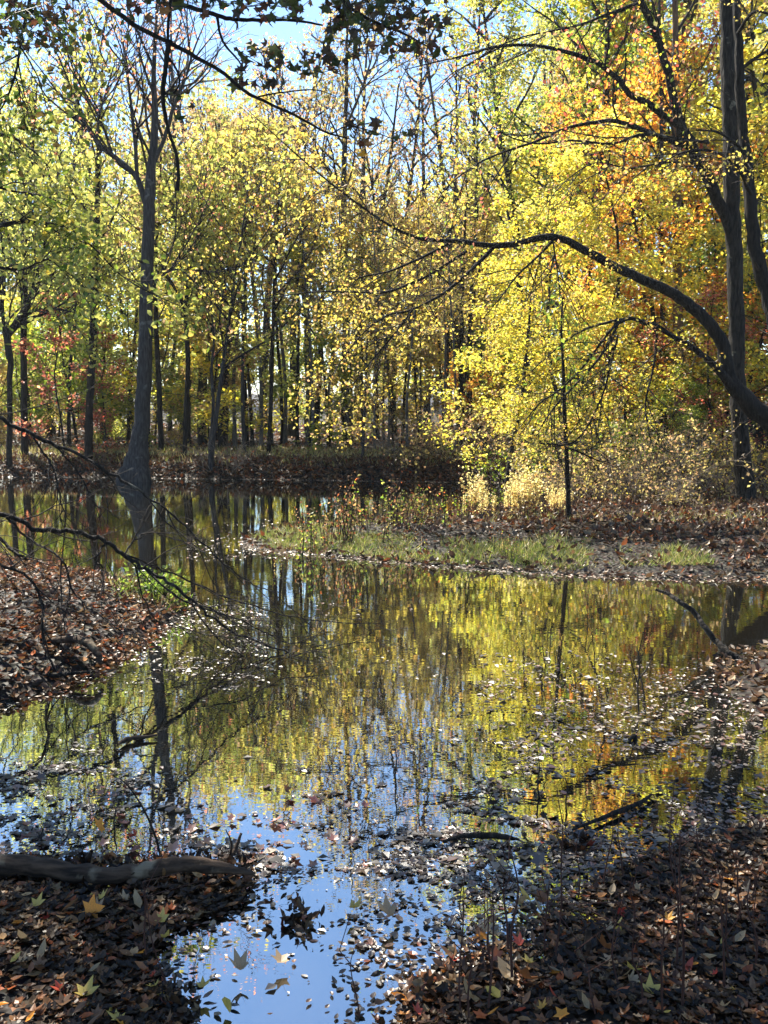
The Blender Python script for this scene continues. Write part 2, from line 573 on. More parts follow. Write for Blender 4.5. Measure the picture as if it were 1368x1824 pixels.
# ------------------------------------------------------------------ forest prototypes
def canopy_proto(H, palette, base=.35, spread=3.0, nl=22, per=9, leaf=.115, bare=False, r0=.17, mat=M_BARKGREY, mix=None):
    W, tips = Wood(), []
    P = wander((0, 0, -.3), (0, 0, 1), H * .97, 14, .035, .05)
    r = np.linspace(r0, .03, 15); r[0] *= 1.5
    W.tube(P, r, 9, .05)
    for k in range(nl):
        f = base + (1 - base) * (k + rng.random()) / nl
        L = spread * (1.05 - .75 * ((f - base) / (1 - base)) ** 1.5) * (.7 + .5 * rng.random())
        i = f * 14
        p = P[int(i)] + (P[min(int(i) + 1, 14)] - P[int(i)]) * (i % 1)
        a = k * 2.4 + rng.random()
        d = np.array([cos(a), sin(a), .5 + .7 * rng.random()])
        Q = wander(p, d, L, 6, .14, .06)
        rr = np.linspace(min(.06, r0 * .4), .012, 7)
        W.tube(Q, rr, 5)
        sprout(W, Q, rr, [dict(n=5, len=L * .42, ang=.8, wob=.16, grav=.04, r=.018, rmin=.006, sides=3),
                          dict(n=3, len=L * .22, ang=.7, wob=.2, r=.008, rmin=.004, sides=3, seg=3)], tips, .25)
    Lv = Leaves()
    if per:
        pts = tip_points(tips, per, .15)
        Lv.add(pts, leaf, palette, T_DIAMOND, .35)
        if mix is not None:
            Lv.add(pts[rng.random(len(pts)) < .25] + rng.normal(size=3) * .1, leaf, mix, T_DIAMOND, .35)
    return W.mesh('trunk', mat), (Lv.mesh('crown', M_LEAF) if per else None), H


def understory_proto(H, palette, per=6, leaf=.10, nl=12, spread=1.6, mat=M_BARK, r0=.035, base=.15, flat=.35, mix=None, ns=5):
    W, tips = Wood(), []
    P = wander((0, 0, -.2), (rng.normal() * .1, rng.normal() * .1, 1), H, 10, .08, .05)
    r = np.linspace(r0, .008, 11)
    W.tube(P, r, 6)
    for k in range(nl):
        f = base + (1 - base) * (k + rng.random()) / nl
        L = spread * (1.1 - .7 * f) * (.6 + .7 * rng.random())
        p = P[min(int(f * 10), 10)]
        a = k * 2.4 + rng.random()
        Q = wander(p, (cos(a), sin(a), .25 + .3 * rng.random()), L, 5, .15, -.02)
        rr = np.linspace(.013, .004, 6)
        W.tube(Q, rr, 4)
        sprout(W, Q, rr, [dict(n=ns, len=L * .45, ang=.8, wob=.15, grav=-.02, flat=flat, r=.006, rmin=.003, sides=3),
                          dict(n=2, len=L * .2, ang=.6, flat=flat, r=.004, rmin=.003, sides=3, seg=2)], tips, .2)
    Lv = Leaves()
    pts = tip_points(tips, per, .09)
    Lv.add(pts, leaf, palette, T_DIAMOND, 1.0)
    if mix is not None:
        Lv.add(pts[rng.random(len(pts)) < .3] + rng.normal(size=3) * .05, leaf, mix, T_DIAMOND, 1.0)
    return W.mesh('trunk', mat), Lv.mesh('crown', M_LEAF), H


def plant_tree(name, proto, x, y, H, label, cat='tree', group=None, rz=None, zoff=0, wid=1.0):
    wm, cm, h0 = proto
    s = H / h0
    e = empty(name, (x, y, gz(x, y) + zoff), rng.random() * 6.28 if rz is None else rz)
    e.scale = (s * wid, s * wid, s)
    link('trunk', wm, e)
    if cm is not None:
        link('crown', cm, e)
    return tag(e, label, cat, group)


SKY_X = [-900, -200, 0, 60, 130, 200, 300, 380, 430, 520, 560, 600, 700, 790, 850, 890, 940, 1400, 2200]
SKY_Y = [120, 120, 60, 90, 215, 250, 190, 130, 110, 130, 230, 290, 310, 310, 290, 120, 0, -60, -60]


def sky_h(x, y):
    px = CX + x / y * FPX
    py = np.interp(px, SKY_X, SKY_Y)
    return (HORIZON - py) / FPX * y + CAM_Z


CP = {
    'yellow-green': canopy_proto(18, YG, .38, 3.2, 22, 5, mix=YEL),
    'golden': canopy_proto(18, GOLD, .38, 3.0, 22, 5, mix=OLIVE),
    'green': canopy_proto(18, GREEN, .38, 3.3, 22, 6, mix=YG),
    'orange': canopy_proto(17, ORANGE, .25, 3.0, 20, 4, leaf=.15, mix=GOLD),
    'olive': canopy_proto(18, OLIVE, .38, 3.2, 22, 5, mix=YG),
    'pink': canopy_proto(18, PINK, .35, 2.8, 20, 1, leaf=.18),
    'bright yellow': canopy_proto(14, YEL, .2, 3.2, 22, 6, leaf=.15, mix=YG),
}
BARE = [canopy_proto(18, PINK, .35, 3.2, 20, 0), canopy_proto(16, PINK, .4, 2.6, 18, 0)]
THIN = [canopy_proto(18, np.vstack([PINK, OLIVE]), .35, 2.8, 20, 1, leaf=.10), canopy_proto(16, np.vstack([PINK, GOLD]), .4, 2.4, 18, 1, leaf=.10)]
UP = {
    'yellow': understory_proto(5, YEL, mix=YG),
    'yellow-green': understory_proto(5, YG, mix=GREEN),
    'golden': understory_proto(5.5, GOLD, mix=YG),
    'green': understory_proto(4.5, GREEN, 6, mix=YG),
    'red': understory_proto(5, RED, 4, mix=PINK),
    'orange': understory_proto(5, ORANGE, 6, mix=GOLD),
    'olive': understory_proto(5, OLIVE, 7, mix=GOLD),
}

BIG = dict(nl=21, spread=2.7, r0=.07, ns=8, leaf=.08)
UB = {
    'yellow': understory_proto(8, YEL, 7, mix=YG, **BIG),
    'green': understory_proto(8, GREEN, 7, mix=YG, **BIG),
    'orange': understory_proto(8, ORANGE, 5, mix=GOLD, **BIG),
    'red': understory_proto(8, RED, 4, mix=PINK, **BIG),
}
POLE = [canopy_proto(17, YG, .55, 2.0, 12, 3, r0=.12, mat=M_BARK, mix=YEL), canopy_proto(15, GOLD, .5, 1.8, 12, 3, r0=.09, mat=M_BARK, mix=OLIVE)]

# canopy rows: (px, Y, palette)
row_canopy = []
for k, px in enumerate(np.linspace(-130, 1750, 22)):
    for rowY in ((33, 44, 58) if 150 < px < 900 else (32, 42, 56)):
        x_px = px + rng.normal() * 35
        if rng.random() < (.55 if x_px < 420 else .42): continue
        if 400 < x_px < 880 and rng.random() < .35: continue
        if x_px < 380: c = ['yellow-green', 'olive', 'yellow-green', 'golden', 'green']
        elif x_px < 560: c = ['yellow-green', 'golden', 'olive', 'green']
        elif x_px < 860: c = ['olive', 'olive', 'golden', 'pink', 'olive']
        else: c = ['yellow-green', 'green', 'golden', 'orange', 'bright yellow']
        row_canopy.append((x_px, rowY + rng.normal() * 2.2, c[rng.integers(len(c))]))
for px, Y, c in row_canopy:
    x = (px - CX) / FPX * Y
    H = float(np.clip(sky_h(x, Y) * (.62 + .42 * rng.random()) * (.85 if 480 < px < 880 or 120 < px < 330 else 1), 6, 26))
    where = 'near the far bank' if Y < 35 else ('in the middle of the wood' if Y < 44 else 'deep in the wood')
    plant_tree('forest_tree', CP[c], x, Y, H, f'grey forest tree with {c} crown {where} across the pond', 'tree', f'{c} forest trees {where}', wid=float(np.clip(H and 14 / H, .8, 1.5)))
for px, Y, H, k in ((560, 36, 14.5, 0), (640, 40, 17, 1), (700, 34, 14.0, 0), (760, 42, 16.5, 1), (800, 37, 14.5, 0), (850, 40, 17, 1), (330, 33, 15, 0), (200, 36, 15, 1), (400, 35, 16, 0), (470, 38, 17, 1), (520, 33, 14.5, 1), (150, 40, 18, 0), (90, 36, 17, 1), (820, 33, 14, 0)):
    x = (px - CX) / FPX * Y
    plant_tree('bare_tree', BARE[k] if px in (640, 760, 330, 150) else THIN[k], x, Y, H, 'nearly leafless grey tree whose fine twigs stand against the open sky', 'tree', 'bare trees in the sky gap')

for k in range(30):
    px = 20 + 32 * k + rng.normal() * 12
    Y = 26.5 + 11 * rng.random()
    x = (px - CX) / FPX * Y
    H = float(np.clip(sky_h(x, Y) * .85, 6, 15))
    tint = 'yellow-green' if px < 450 else 'golden'
    plant_tree('pole_tree', POLE[0 if px < 450 else 1], x, Y, H, f'slim dark pole-like tree with thin {tint} top behind the far bank', 'tree', f'{tint} pole-like trees')

POLE_PALE = canopy_proto(15, OLIVE, .5, 1.6, 10, 2, r0=.09, mat=M_BARKPALE, mix=YG)
for k in range(16):
    px = 400 + 27 * k + rng.normal() * 9
    Y = 24.8 + 6 * rng.random()
    x = (px - CX) / FPX * Y
    plant_tree('pole_tree', POLE_PALE, x, Y, float(np.clip(sky_h(x, Y) * .85, 6, 12)), 'slim pale grey pole-like tree with sparse top behind the middle of the far bank', 'tree', 'pale pole-like trees')

# understory rows
for k, px in enumerate(np.linspace(-420, 1900, 40)):
    for rowY in (26.0, 28.5, 31.5, 36):
        x_px = px + rng.normal() * 25
        Y = rowY + abs(rng.normal()) * 1.2
        if 380 < x_px < 840 and rng.random() < .3: continue
        if x_px > 1000: Y = Y - 4.5
        if x_px < 560: c = ['yellow', 'yellow-green', 'yellow-green', 'olive', 'green']
        elif x_px < 820: c = ['olive', 'olive', 'yellow-green', 'golden', 'olive']
        else: c = ['yellow-green', 'yellow', 'green', 'golden', 'orange']
        c = c[rng.integers(len(c))]
        x = (x_px - CX) / FPX * Y
        H = 2.2 + 4.8 * rng.random()
        where = 'on the edge of the far bank' if rowY < 27 else ('behind the bank edge' if rowY < 30 else 'under the tall forest trees')
        plant_tree('understory_tree', UP[c], x, Y, H, f'slender young tree with layered {c} leaves {where}', 'young tree', f'{c} young trees {where}')

# ------------------------------------------------------------------ far mass of wood
W, Lv = Wood(), Leaves()
for k in range(110):
    y = 66 + rng.random() * 30
    x = (rng.random() * 2 - 1) * .75 * y
    H = sky_h(x, y) * (.7 + .3 * rng.random())
    Pp = wander((x, y, gz(x, y) - .3), (0, 0, 1), H * .9, 8, .03, .05)
    W.tube(Pp, np.linspace(.22, .05, 9), 5)
    zg = gz(x, y)
    for j in range(26):
        z = H * (.12 + .88 * rng.random())
        c = np.array([x + rng.normal() * 2.0, y + rng.normal() * 2, zg + z])
        pp = [YG, OLIVE, GOLD, YG, GREEN][rng.integers(5)]
        Lv.add(c + rng.normal(size=(70, 3)) * np.array([.95, .95, .6]), .32, pp, T_DIAMOND, .3)
wm, lm = W.mesh('distant_trunks', M_BARKGREY), Lv.mesh('distant_foliage', M_LEAF)
e = tag(empty('distant_woods', (0, 80, 0)), kind='stuff')
for nme, me in (('trunk', wm), ('crown', lm)):
    o = link(nme, me, e); o.location = (0, -80, 0)


# ------------------------------------------------------------------ hero trees on the far bank
def hero(name, label, paths, mat, palette=None, per=6, leaf=.16, specs=None, base=None, cat='tree', group=None, t0=.45, mix=None, sides=10, rough=.05, spread=.15, up=.4, wf=.8, sprout_on=None, flare=None, leaf_on=None, subs={}):
    """paths[0] is the trunk (px,py,Y,w); others are limbs, each its own part"""
    b = gp(paths[0][0][0], paths[0][0][1]) if base is None else base
    P0, r0 = px_path(paths[0], 4, .05)
    r0 = r0 * wf
    x, y = P0[0][0], P0[0][1]
    z0 = gz(x, y)
    if P0[0][2] > z0 - .25:
        P0 = np.vstack([[x, y, z0 - .25], P0]); r0 = np.concatenate([[r0[0] * 1.12], r0])
    e = empty(name, (x, y, z0))
    org = np.array([x, y, z0])
    tips = []
    W = Wood(); W.tube(P0 - org, r0, sides, rough, flare=flare)
    W.build('trunk', mat, e)
    TW, STUB = Wood(), []
    allp = [(P0, r0)]
    made = {}
    for n_, q in enumerate(paths[1:], 1):
        P, r = px_path(q, 4, .08)
        r = r * wf
        W = Wood(); W.tube(P - org, r, 8 if sides > 8 else 6, rough)
        made[n_] = W.build('branch' if n_ in subs else 'limb', mat, made[subs[n_]] if n_ in subs else e)
        allp.append((P, r))
    for P, r in (allp[:1] if sides < 12 else []) + (allp if sides >= 12 else []):
        for _ in range(3):      # short dead stubs
            i = int(rng.integers(len(P) // 3, len(P) - 2))
            if r[i] > .03:
                dd = unit(rng.normal(size=3) * [1, 1, .6] + [0, 0, .2])
                TWS = P[i] - org
                STUB.append((np.array([TWS, TWS + dd * r[i] * 1.6, TWS + dd * (r[i] * 1.6 + .05 + .12 * rng.random())]), [r[i] * .3, r[i] * .22, r[i] * .12]))
    if specs:
        for q in STUB: TW.tube(*q, 5)
        for k, (P, r) in enumerate(allp):
            if sprout_on is not None and k not in sprout_on: continue
            sprout(TW, P - org, r, specs, tips if leaf_on is None or k in leaf_on else [], t0 if k == 0 else .15)
        TW.build('twigs', M_TWIG, e)
    if palette is not None and tips and per:
        Lv = Leaves()
        pts = tip_points(tips, per, spread)
        Lv.add(pts, leaf, palette, T_DIAMOND, up)
        if mix is not None:
            Lv.add(pts[rng.random(len(pts)) < .3] + rng.normal(size=3) * .05, leaf, mix, T_DIAMOND, up)
        Lv.build('crown', M_LEAF, e)
    return tag(e, label, cat, group)


S_CAN = [dict(n=12, len=2.6, ang=.8, wob=.13, grav=.06, r=.035, rmin=.01, sides=4, seg=5),
         dict(n=5, len=1.1, ang=.7, wob=.18, grav=.03, r=.014, rmin=.005, sides=3),
         dict(n=3, len=.5, ang=.7, wob=.2, r=.007, rmin=.004, sides=3, seg=3)]
S_BARE = [dict(n=16, len=2.8, ang=.65, wob=.12, grav=.09, r=.035, rmin=.01, sides=4, seg=5),
          dict(n=6, len=1.3, ang=.6, wob=.16, grav=.06, r=.014, rmin=.005, sides=3),
          dict(n=3, len=.6, ang=.6, wob=.2, r=.007, rmin=.004, sides=3, seg=3)]


def buttress(th, i):
    k = np.exp(-i / 4.0)
    return 1 + k * (.55 + .45 * np.sin(3 * th + .6) * 1.0)


d = 22.0
hero('buttressed_tree', 'massive grey tree with flared roots standing at the far waterline', [
    [(243, 843, d, 46), (246, 815, d, 44), (250, 780, d, 36), (255, 720, d, 33), (258, 650, d, 31), (260, 560, d, 29), (262, 470, d, 27), (265, 400, d, 26), (266, 345, d, 24), (272, 280, d, 18), (276, 200, d, 14), (274, 130, d, 10), (278, 40, d, 6), (280, -40, d, 3)],
    [(262, 370, d, 14), (245, 320, d, 12), (215, 288, d, 10), (180, 262, d, 9), (155, 225, d, 8), (140, 185, d, 6), (122, 145, d, 4), (105, 100, d, 2)],
    [(270, 300, d, 10), (295, 240, d, 9), (310, 190, d, 8), (330, 140, d, 6), (345, 90, d, 4), (365, 40, d, 2)],
    [(245, 320, d, 9), (240, 250, d, 8), (232, 180, d, 6), (225, 110, d, 4), (215, 50, d, 2)],
    [(268, 520, d, 6), (290, 490, d, 5), (320, 480, d, 4), (345, 500, d, 2)],
    [(172, 258, d, 6), (176, 210, d, 5), (190, 160, d, 4), (205, 110, d, 2)]],
    M_BARKGREY, PINK, 1, .08, subs={3: 1, 5: 1}, specs=[dict(S_BARE[0], n=9), dict(S_BARE[1], n=4), dict(S_BARE[2], n=2)], t0=.6, sides=16, rough=.06, spread=.3, flare=buttress)

FT = [
    ('slim_tree', 'slim dark straight tree just before the massive flared trunk', [[(158, 803, 24, 19), (160, 720, 24, 17), (166, 600, 24, 17), (170, 480, 24, 15), (173, 380, 24, 13), (176, 270, 24, 10), (180, 190, 24, 6), (183, 120, 24, 3)]], YG),
    ('upright_tree', 'straight dark tree behind the twisted tree by the frame edge', [[(44, 803, 24.5, 17), (43, 700, 24.5, 15), (42, 600, 24.5, 14), (43, 500, 24.5, 12), (50, 420, 24.5, 10), (55, 330, 24.5, 8), (60, 240, 24.5, 5), (66, 150, 24.5, 3)]], YG),
    ('twisted_tree', 'twisted dark tree with an elbowed limb reaching over the far bank', [[(16, 800, 23.6, 13), (18, 740, 23.6, 12), (17, 680, 23.6, 12), (19, 640, 23.6, 13), (14, 600, 23.6, 13), (30, 572, 23.6, 14), (52, 540, 23.6, 15), (66, 500, 23.6, 12), (74, 455, 23.6, 9), (84, 400, 23.6, 7), (100, 330, 23.6, 5), (110, 250, 23.6, 3)],
        [(16, 600, 23.6, 8), (40, 570, 23.6, 7), (65, 551, 23.6, 6), (100, 551, 23.6, 5), (132, 556, 23.6, 3)],
        [(14, 640, 23.6, 8), (5, 560, 23.6, 8), (8, 480, 23.6, 7), (0, 400, 23.6, 5)]], YG),
    ('slim_tree', 'thin dark tree close beside the massive flared trunk', [[(287, 792, 25.5, 13), (284, 700, 25.5, 12), (280, 620, 25.5, 11), (277, 540, 25.5, 10), (278, 450, 25.5, 8), (284, 350, 25.5, 6), (288, 250, 25.5, 4)]], OLIVE),
    ('slim_tree', 'dark pole-like tree with faint bend midway along the far bank', [[(329, 797, 24.5, 11), (332, 720, 24.5, 11), (335, 640, 24.5, 11), (331, 560, 24.5, 10), (336, 500, 24.5, 8), (350, 430, 24.5, 6), (362, 350, 24.5, 4), (370, 270, 24.5, 2)], [(334, 510, 24.5, 6), (318, 450, 24.5, 5), (310, 380, 24.5, 3)]], YG),
    ('forked_tree', 'thick tree forking low into two stems deep behind the bank', [[(360, 780, 29, 22), (359, 720, 29, 20), (361, 670, 29, 19), (352, 610, 29, 12), (345, 540, 29, 10), (342, 450, 29, 8), (338, 350, 29, 6), (335, 250, 29, 3)], [(361, 680, 29, 12), (374, 620, 29, 11), (382, 560, 29, 9), (392, 480, 29, 7), (400, 380, 29, 5), (405, 290, 29, 3)]], OLIVE),
    ('leaning_tree', 'thin leaning tree rising from the bare roots of the far bank', [[(376, 812, 23, 13), (383, 760, 23, 10), (392, 690, 23, 9), (400, 630, 23, 8), (408, 570, 23, 7), (418, 500, 23, 6), (430, 420, 23, 4), (440, 350, 23, 2)]], YG),
    ('sapling', 'wavy thin sapling beside the thin leaning tree', [[(374, 795, 24.5, 8), (380, 720, 24.5, 7), (377, 660, 24.5, 6), (381, 600, 24.5, 5), (376, 540, 24.5, 4), (380, 480, 24.5, 2)]], YG),
    ('broken_tree', 'dark stout tree with thick lower trunk behind the leaning tree', [[(398, 785, 27.5, 20), (400, 730, 27.5, 19), (402, 660, 27.5, 18), (407, 600, 27.5, 15), (402, 540, 27.5, 10), (396, 460, 27.5, 8), (392, 380, 27.5, 5), (390, 300, 27.5, 3)]], OLIVE),
    ('slim_tree', 'very thin straight tree between the leaning tree and the tall pale trunk', [[(435, 803, 25, 9), (432, 700, 25, 8), (433, 600, 25, 7), (436, 500, 25, 6), (438, 400, 25, 5), (442, 300, 25, 3)]], GOLD),
    ('slim_tree', 'thin dark tree with golden leaves halfway along the far bank', [[(479, 803, 24.5, 10), (483, 700, 24.5, 9), (486, 600, 24.5, 8), (489, 500, 24.5, 7), (494, 400, 24.5, 5), (500, 300, 24.5, 3)]], GOLD),
    ('tall_tree', 'tall stout blue-grey trunk standing well behind the middle of the far bank', [[(621, 793, 30, 25), (616, 720, 30, 20), (614, 640, 30, 17), (617, 560, 30, 16), (613, 470, 30, 15), (612, 370, 30, 13), (614, 260, 30, 11), (617, 150, 30, 8), (618, 60, 30, 5), (622, -40, 30, 2)], [(612, 345, 30, 8), (590, 310, 30, 7), (570, 280, 30, 5), (555, 240, 30, 3)], [(614, 230, 30, 6), (640, 170, 30, 5), (660, 110, 30, 4), (672, 40, 30, 2)]], OLIVE),
    ('sapling', 'pale slender sapling on the sunny grass of the far bank', [[(646, 810, 23.3, 7), (649, 740, 23.3, 6), (652, 670, 23.3, 5), (655, 600, 23.3, 4), (660, 530, 23.3, 2)]], GOLD),
    ('tall_tree', 'dark tall tree next to the stout blue-grey trunk', [[(672, 786, 32, 13), (669, 700, 32, 12), (671, 600, 32, 12), (671, 500, 32, 11), (676, 400, 32, 9), (690, 320, 32, 7), (700, 240, 32, 5), (710, 150, 32, 3)], [(672, 440, 32, 7), (665, 350, 32, 5), (650, 260, 32, 3)]], OLIVE),
    ('twin_stem_tree', 'pair of dark stems joined at the foot in the shade past the bank', [[(829, 778, 29, 18), (823, 730, 29, 12), (821, 650, 29, 11), (823, 560, 29, 9), (826, 460, 29, 7), (830, 360, 29, 4)], [(832, 775, 29, 15), (836, 710, 29, 13), (836, 620, 29, 12), (840, 520, 29, 10), (848, 400, 29, 9), (849, 300, 29, 7), (852, 200, 29, 4)]], GOLD),
]
for nm, lb, paths, pl in FT:
    hero(nm, lb, paths, M_BARK if 'dark' in lb else M_BARKGREY, pl, 1 if paths[0][0][0] > 470 else 2, .13, S_CAN if paths[0][0][3] > 9 else [dict(S_CAN[0], n=8, len=1.4)] + S_CAN[1:], t0=.4, spread=.2)

# red-leaved young trees on the far bank
for px, Y, H, lb in ((110, 24.3, 4.6, 'red-leaved young tree between the twisted tree and the slim dark tree'), (190, 26.5, 3.6, 'low dull red young tree behind the slim dark tree')):
    x = (px - CX) / FPX * Y
    plant_tree('red_leaved_tree', UP['red'], x, Y, H, lb, 'young tree')

# ------------------------------------------------------------------ trees past the peninsula
for px, Y, H, c, kind, lb in (
        (900, 18.6, 6.0, 'yellow', 'u', 'brilliant yellow maple leaning over the water past the weeds'),
        (985, 18.0, 6.5, 'yellow', 'u', 'brilliant yellow maple behind the thin dark sapling'),
        (1080, 19.5, 7.5, 'yellow', 'u', 'tall yellow maple behind the arching limb'),
        (1060, 20.5, 3.0, 'green', 'u', 'low green bush-like young tree behind the bramble thicket'),
        (1150, 18.5, 2.6, 'green', 'u', 'low green young tree between bramble thicket and lichened trunk'),
        (1180, 21.5, 8.5, 'orange', 'u', 'orange-leaved maple behind the brown trunk'),
        (1260, 19.0, 4.2, 'red', 'u', 'red-leaved maple glimpsed behind the lichened trunk'),
        (1340, 21.0, 8.0, 'yellow', 'u', 'yellow maple filling the gap beyond the lichened trunk'),
        (1420, 18.0, 9.0, 'yellow', 'u', 'golden yellow maple reaching in from beyond the leaning tree'),
        (1300, 24.0, 10.0, 'orange', 'u', 'tall orange maple far behind the lichened trunk'),
        (940, 26.0, 13.0, 'yellow-green', 'c', 'large yellow-green tree beside the sky gap'),
        (1030, 25.0, 15.0, 'green', 'c', 'large green-leaved tree behind the upper limbs'),
        (1130, 27.0, 16.0, 'yellow-green', 'c', 'broad yellow-green tree behind the pale thin trunk'),
        (1250, 26.0, 15.0, 'golden', 'c', 'golden-crowned tree high behind the lichened trunk'),
        (1350, 25.0, 16.0, 'bright yellow', 'c', 'bright yellow tree high beyond the lichened trunk')):
    x = (px - CX) / FPX * Y
    plant_tree('maple_tree' if kind == 'u' else 'broad_tree', (UB if kind == 'u' else CP)[c], x, Y, H, lb, 'tree', wid=(1.0 if H > 4.5 else 1.3) if kind == 'u' else 1.2)
for px, Y, lb, mat, wd, pl in ((1212, 20, 'brown-barked trunk behind the arching limb', M_BARKBROWN, 23, ORANGE), (1184, 22, 'pale thin trunk rising straight behind the upper limbs', M_BARKGREY, 11, RED)):
    base_y = HORIZON + FPX * (CAM_Z - .45) / Y
    hero('tall_tree', lb, [[(px, base_y, Y, wd * 1.15), (px - 2, 700, Y, wd), (px - 4, 550, Y, wd * .95), (px - 6, 400, Y, wd * .8), (px - 6, 250, Y, wd * .7), (px - 8, 100, Y, wd * .6), (px - 10, -60, Y, wd * .45), (px - 8, -250, Y, wd * .2)]], mat, pl, 2, .12, S_CAN, t0=.35)

# ------------------------------------------------------------------ lichened tree on the peninsula (trunk, limbs, twigs, crown)
D = 14.8
S_HERO = [dict(n=8, len=1.3, ang=.75, wob=.16, grav=-.01, r=.014, rmin=.004, sides=4, seg=5, flat=.6),
          dict(n=4, len=.7, ang=.7, wob=.2, grav=-.03, r=.006, rmin=.0025, sides=3, flat=.6),
          dict(n=2, len=.3, ang=.7, wob=.2, r=.003, rmin=.002, sides=3, seg=2)]
hero('lichened_tree', 'tall lichen-patched tree on the peninsula beside the leaning stems', [
    [(1330, 896, D, 62), (1326, 850, D, 50), (1320, 790, D, 45), (1316, 720, D, 43), (1312, 600, D, 42), (1310, 500, D, 42), (1305, 400, D, 43), (1303, 300, D, 44), (1300, 200, D, 42), (1298, 100, D, 38), (1295, 0, D, 36), (1292, -150, D, 32), (1290, -400, D, 22), (1288, -700, D, 8)],
    [(1306, 445, D, 26), (1286, 372, D - .1, 32), (1255, 305, D - .3, 32), (1226, 252, D - .4, 33), (1208, 212, D - .5, 28), (1195, 150, D - .5, 24), (1176, 82, D - .6, 20), (1150, 20, D - .7, 18), (1130, -30, D - .7, 16), (1100, -120, D - .8, 10), (1070, -220, D - .9, 4)],
    [(1212, 225, D - .5, 18), (1180, 205, D - .6, 17), (1150, 181, D - .7, 17), (1120, 168, D - .8, 16), (1100, 140, D - .8, 15), (1060, 111, D - .9, 13), (1000, 90, D - 1, 11), (950, 81, D - 1, 9), (890, 82, D - 1.1, 8), (830, 98, D - 1.2, 6), (770, 112, D - 1.3, 4), (720, 124, D - 1.4, 2)],
    [(1226, 262, D - .4, 14), (1190, 250, D - .6, 14), (1150, 234, D - .8, 13), (1100, 216, D - 1, 12), (1060, 218, D - 1.1, 10), (1010, 228, D - 1.2, 8), (960, 250, D - 1.3, 7), (900, 270, D - 1.4, 6), (850, 292, D - 1.5, 5), (800, 330, D - 1.6, 3), (762, 380, D - 1.7, 1.6)],
    [(1262, 254, D - .4, 9), (1200, 246, D - .8, 9), (1140, 240, D - .9, 8), (1090, 256, D - 1, 7), (1020, 250, D - 1.1, 6), (960, 256, D - 1.2, 5), (900, 240, D - 1.3, 4), (862, 205, D - 1.4, 2)],
    [(1140, 5, D - .7, 9), (1090, 22, D - .9, 8), (1040, 42, D - 1, 7), (985, 55, D - 1, 5), (930, 66, D - 1, 4), (865, 92, D - 1, 2)],
    [(1305, 135, D, 12), (1330, 115, D - .3, 10), (1368, 90, D - .5, 8), (1440, 50, D - .7, 5)],
    [(1246, 290, D - .3, 7), (1180, 290, D - .6, 6), (1120, 300, D - .8, 5), (1060, 290, D - 1, 4), (1000, 330, D - 1.1, 3), (950, 400, D - 1.2, 1.6)]],
    M_BARKLICHEN, np.vstack([GOLD, RED, PINK, OLIVE]), 1, .055, S_HERO, t0=.62, sides=18, rough=.07, mix=GREEN, spread=.10, wf=.64, subs={2: 1, 3: 1, 4: 1, 5: 1, 7: 1})

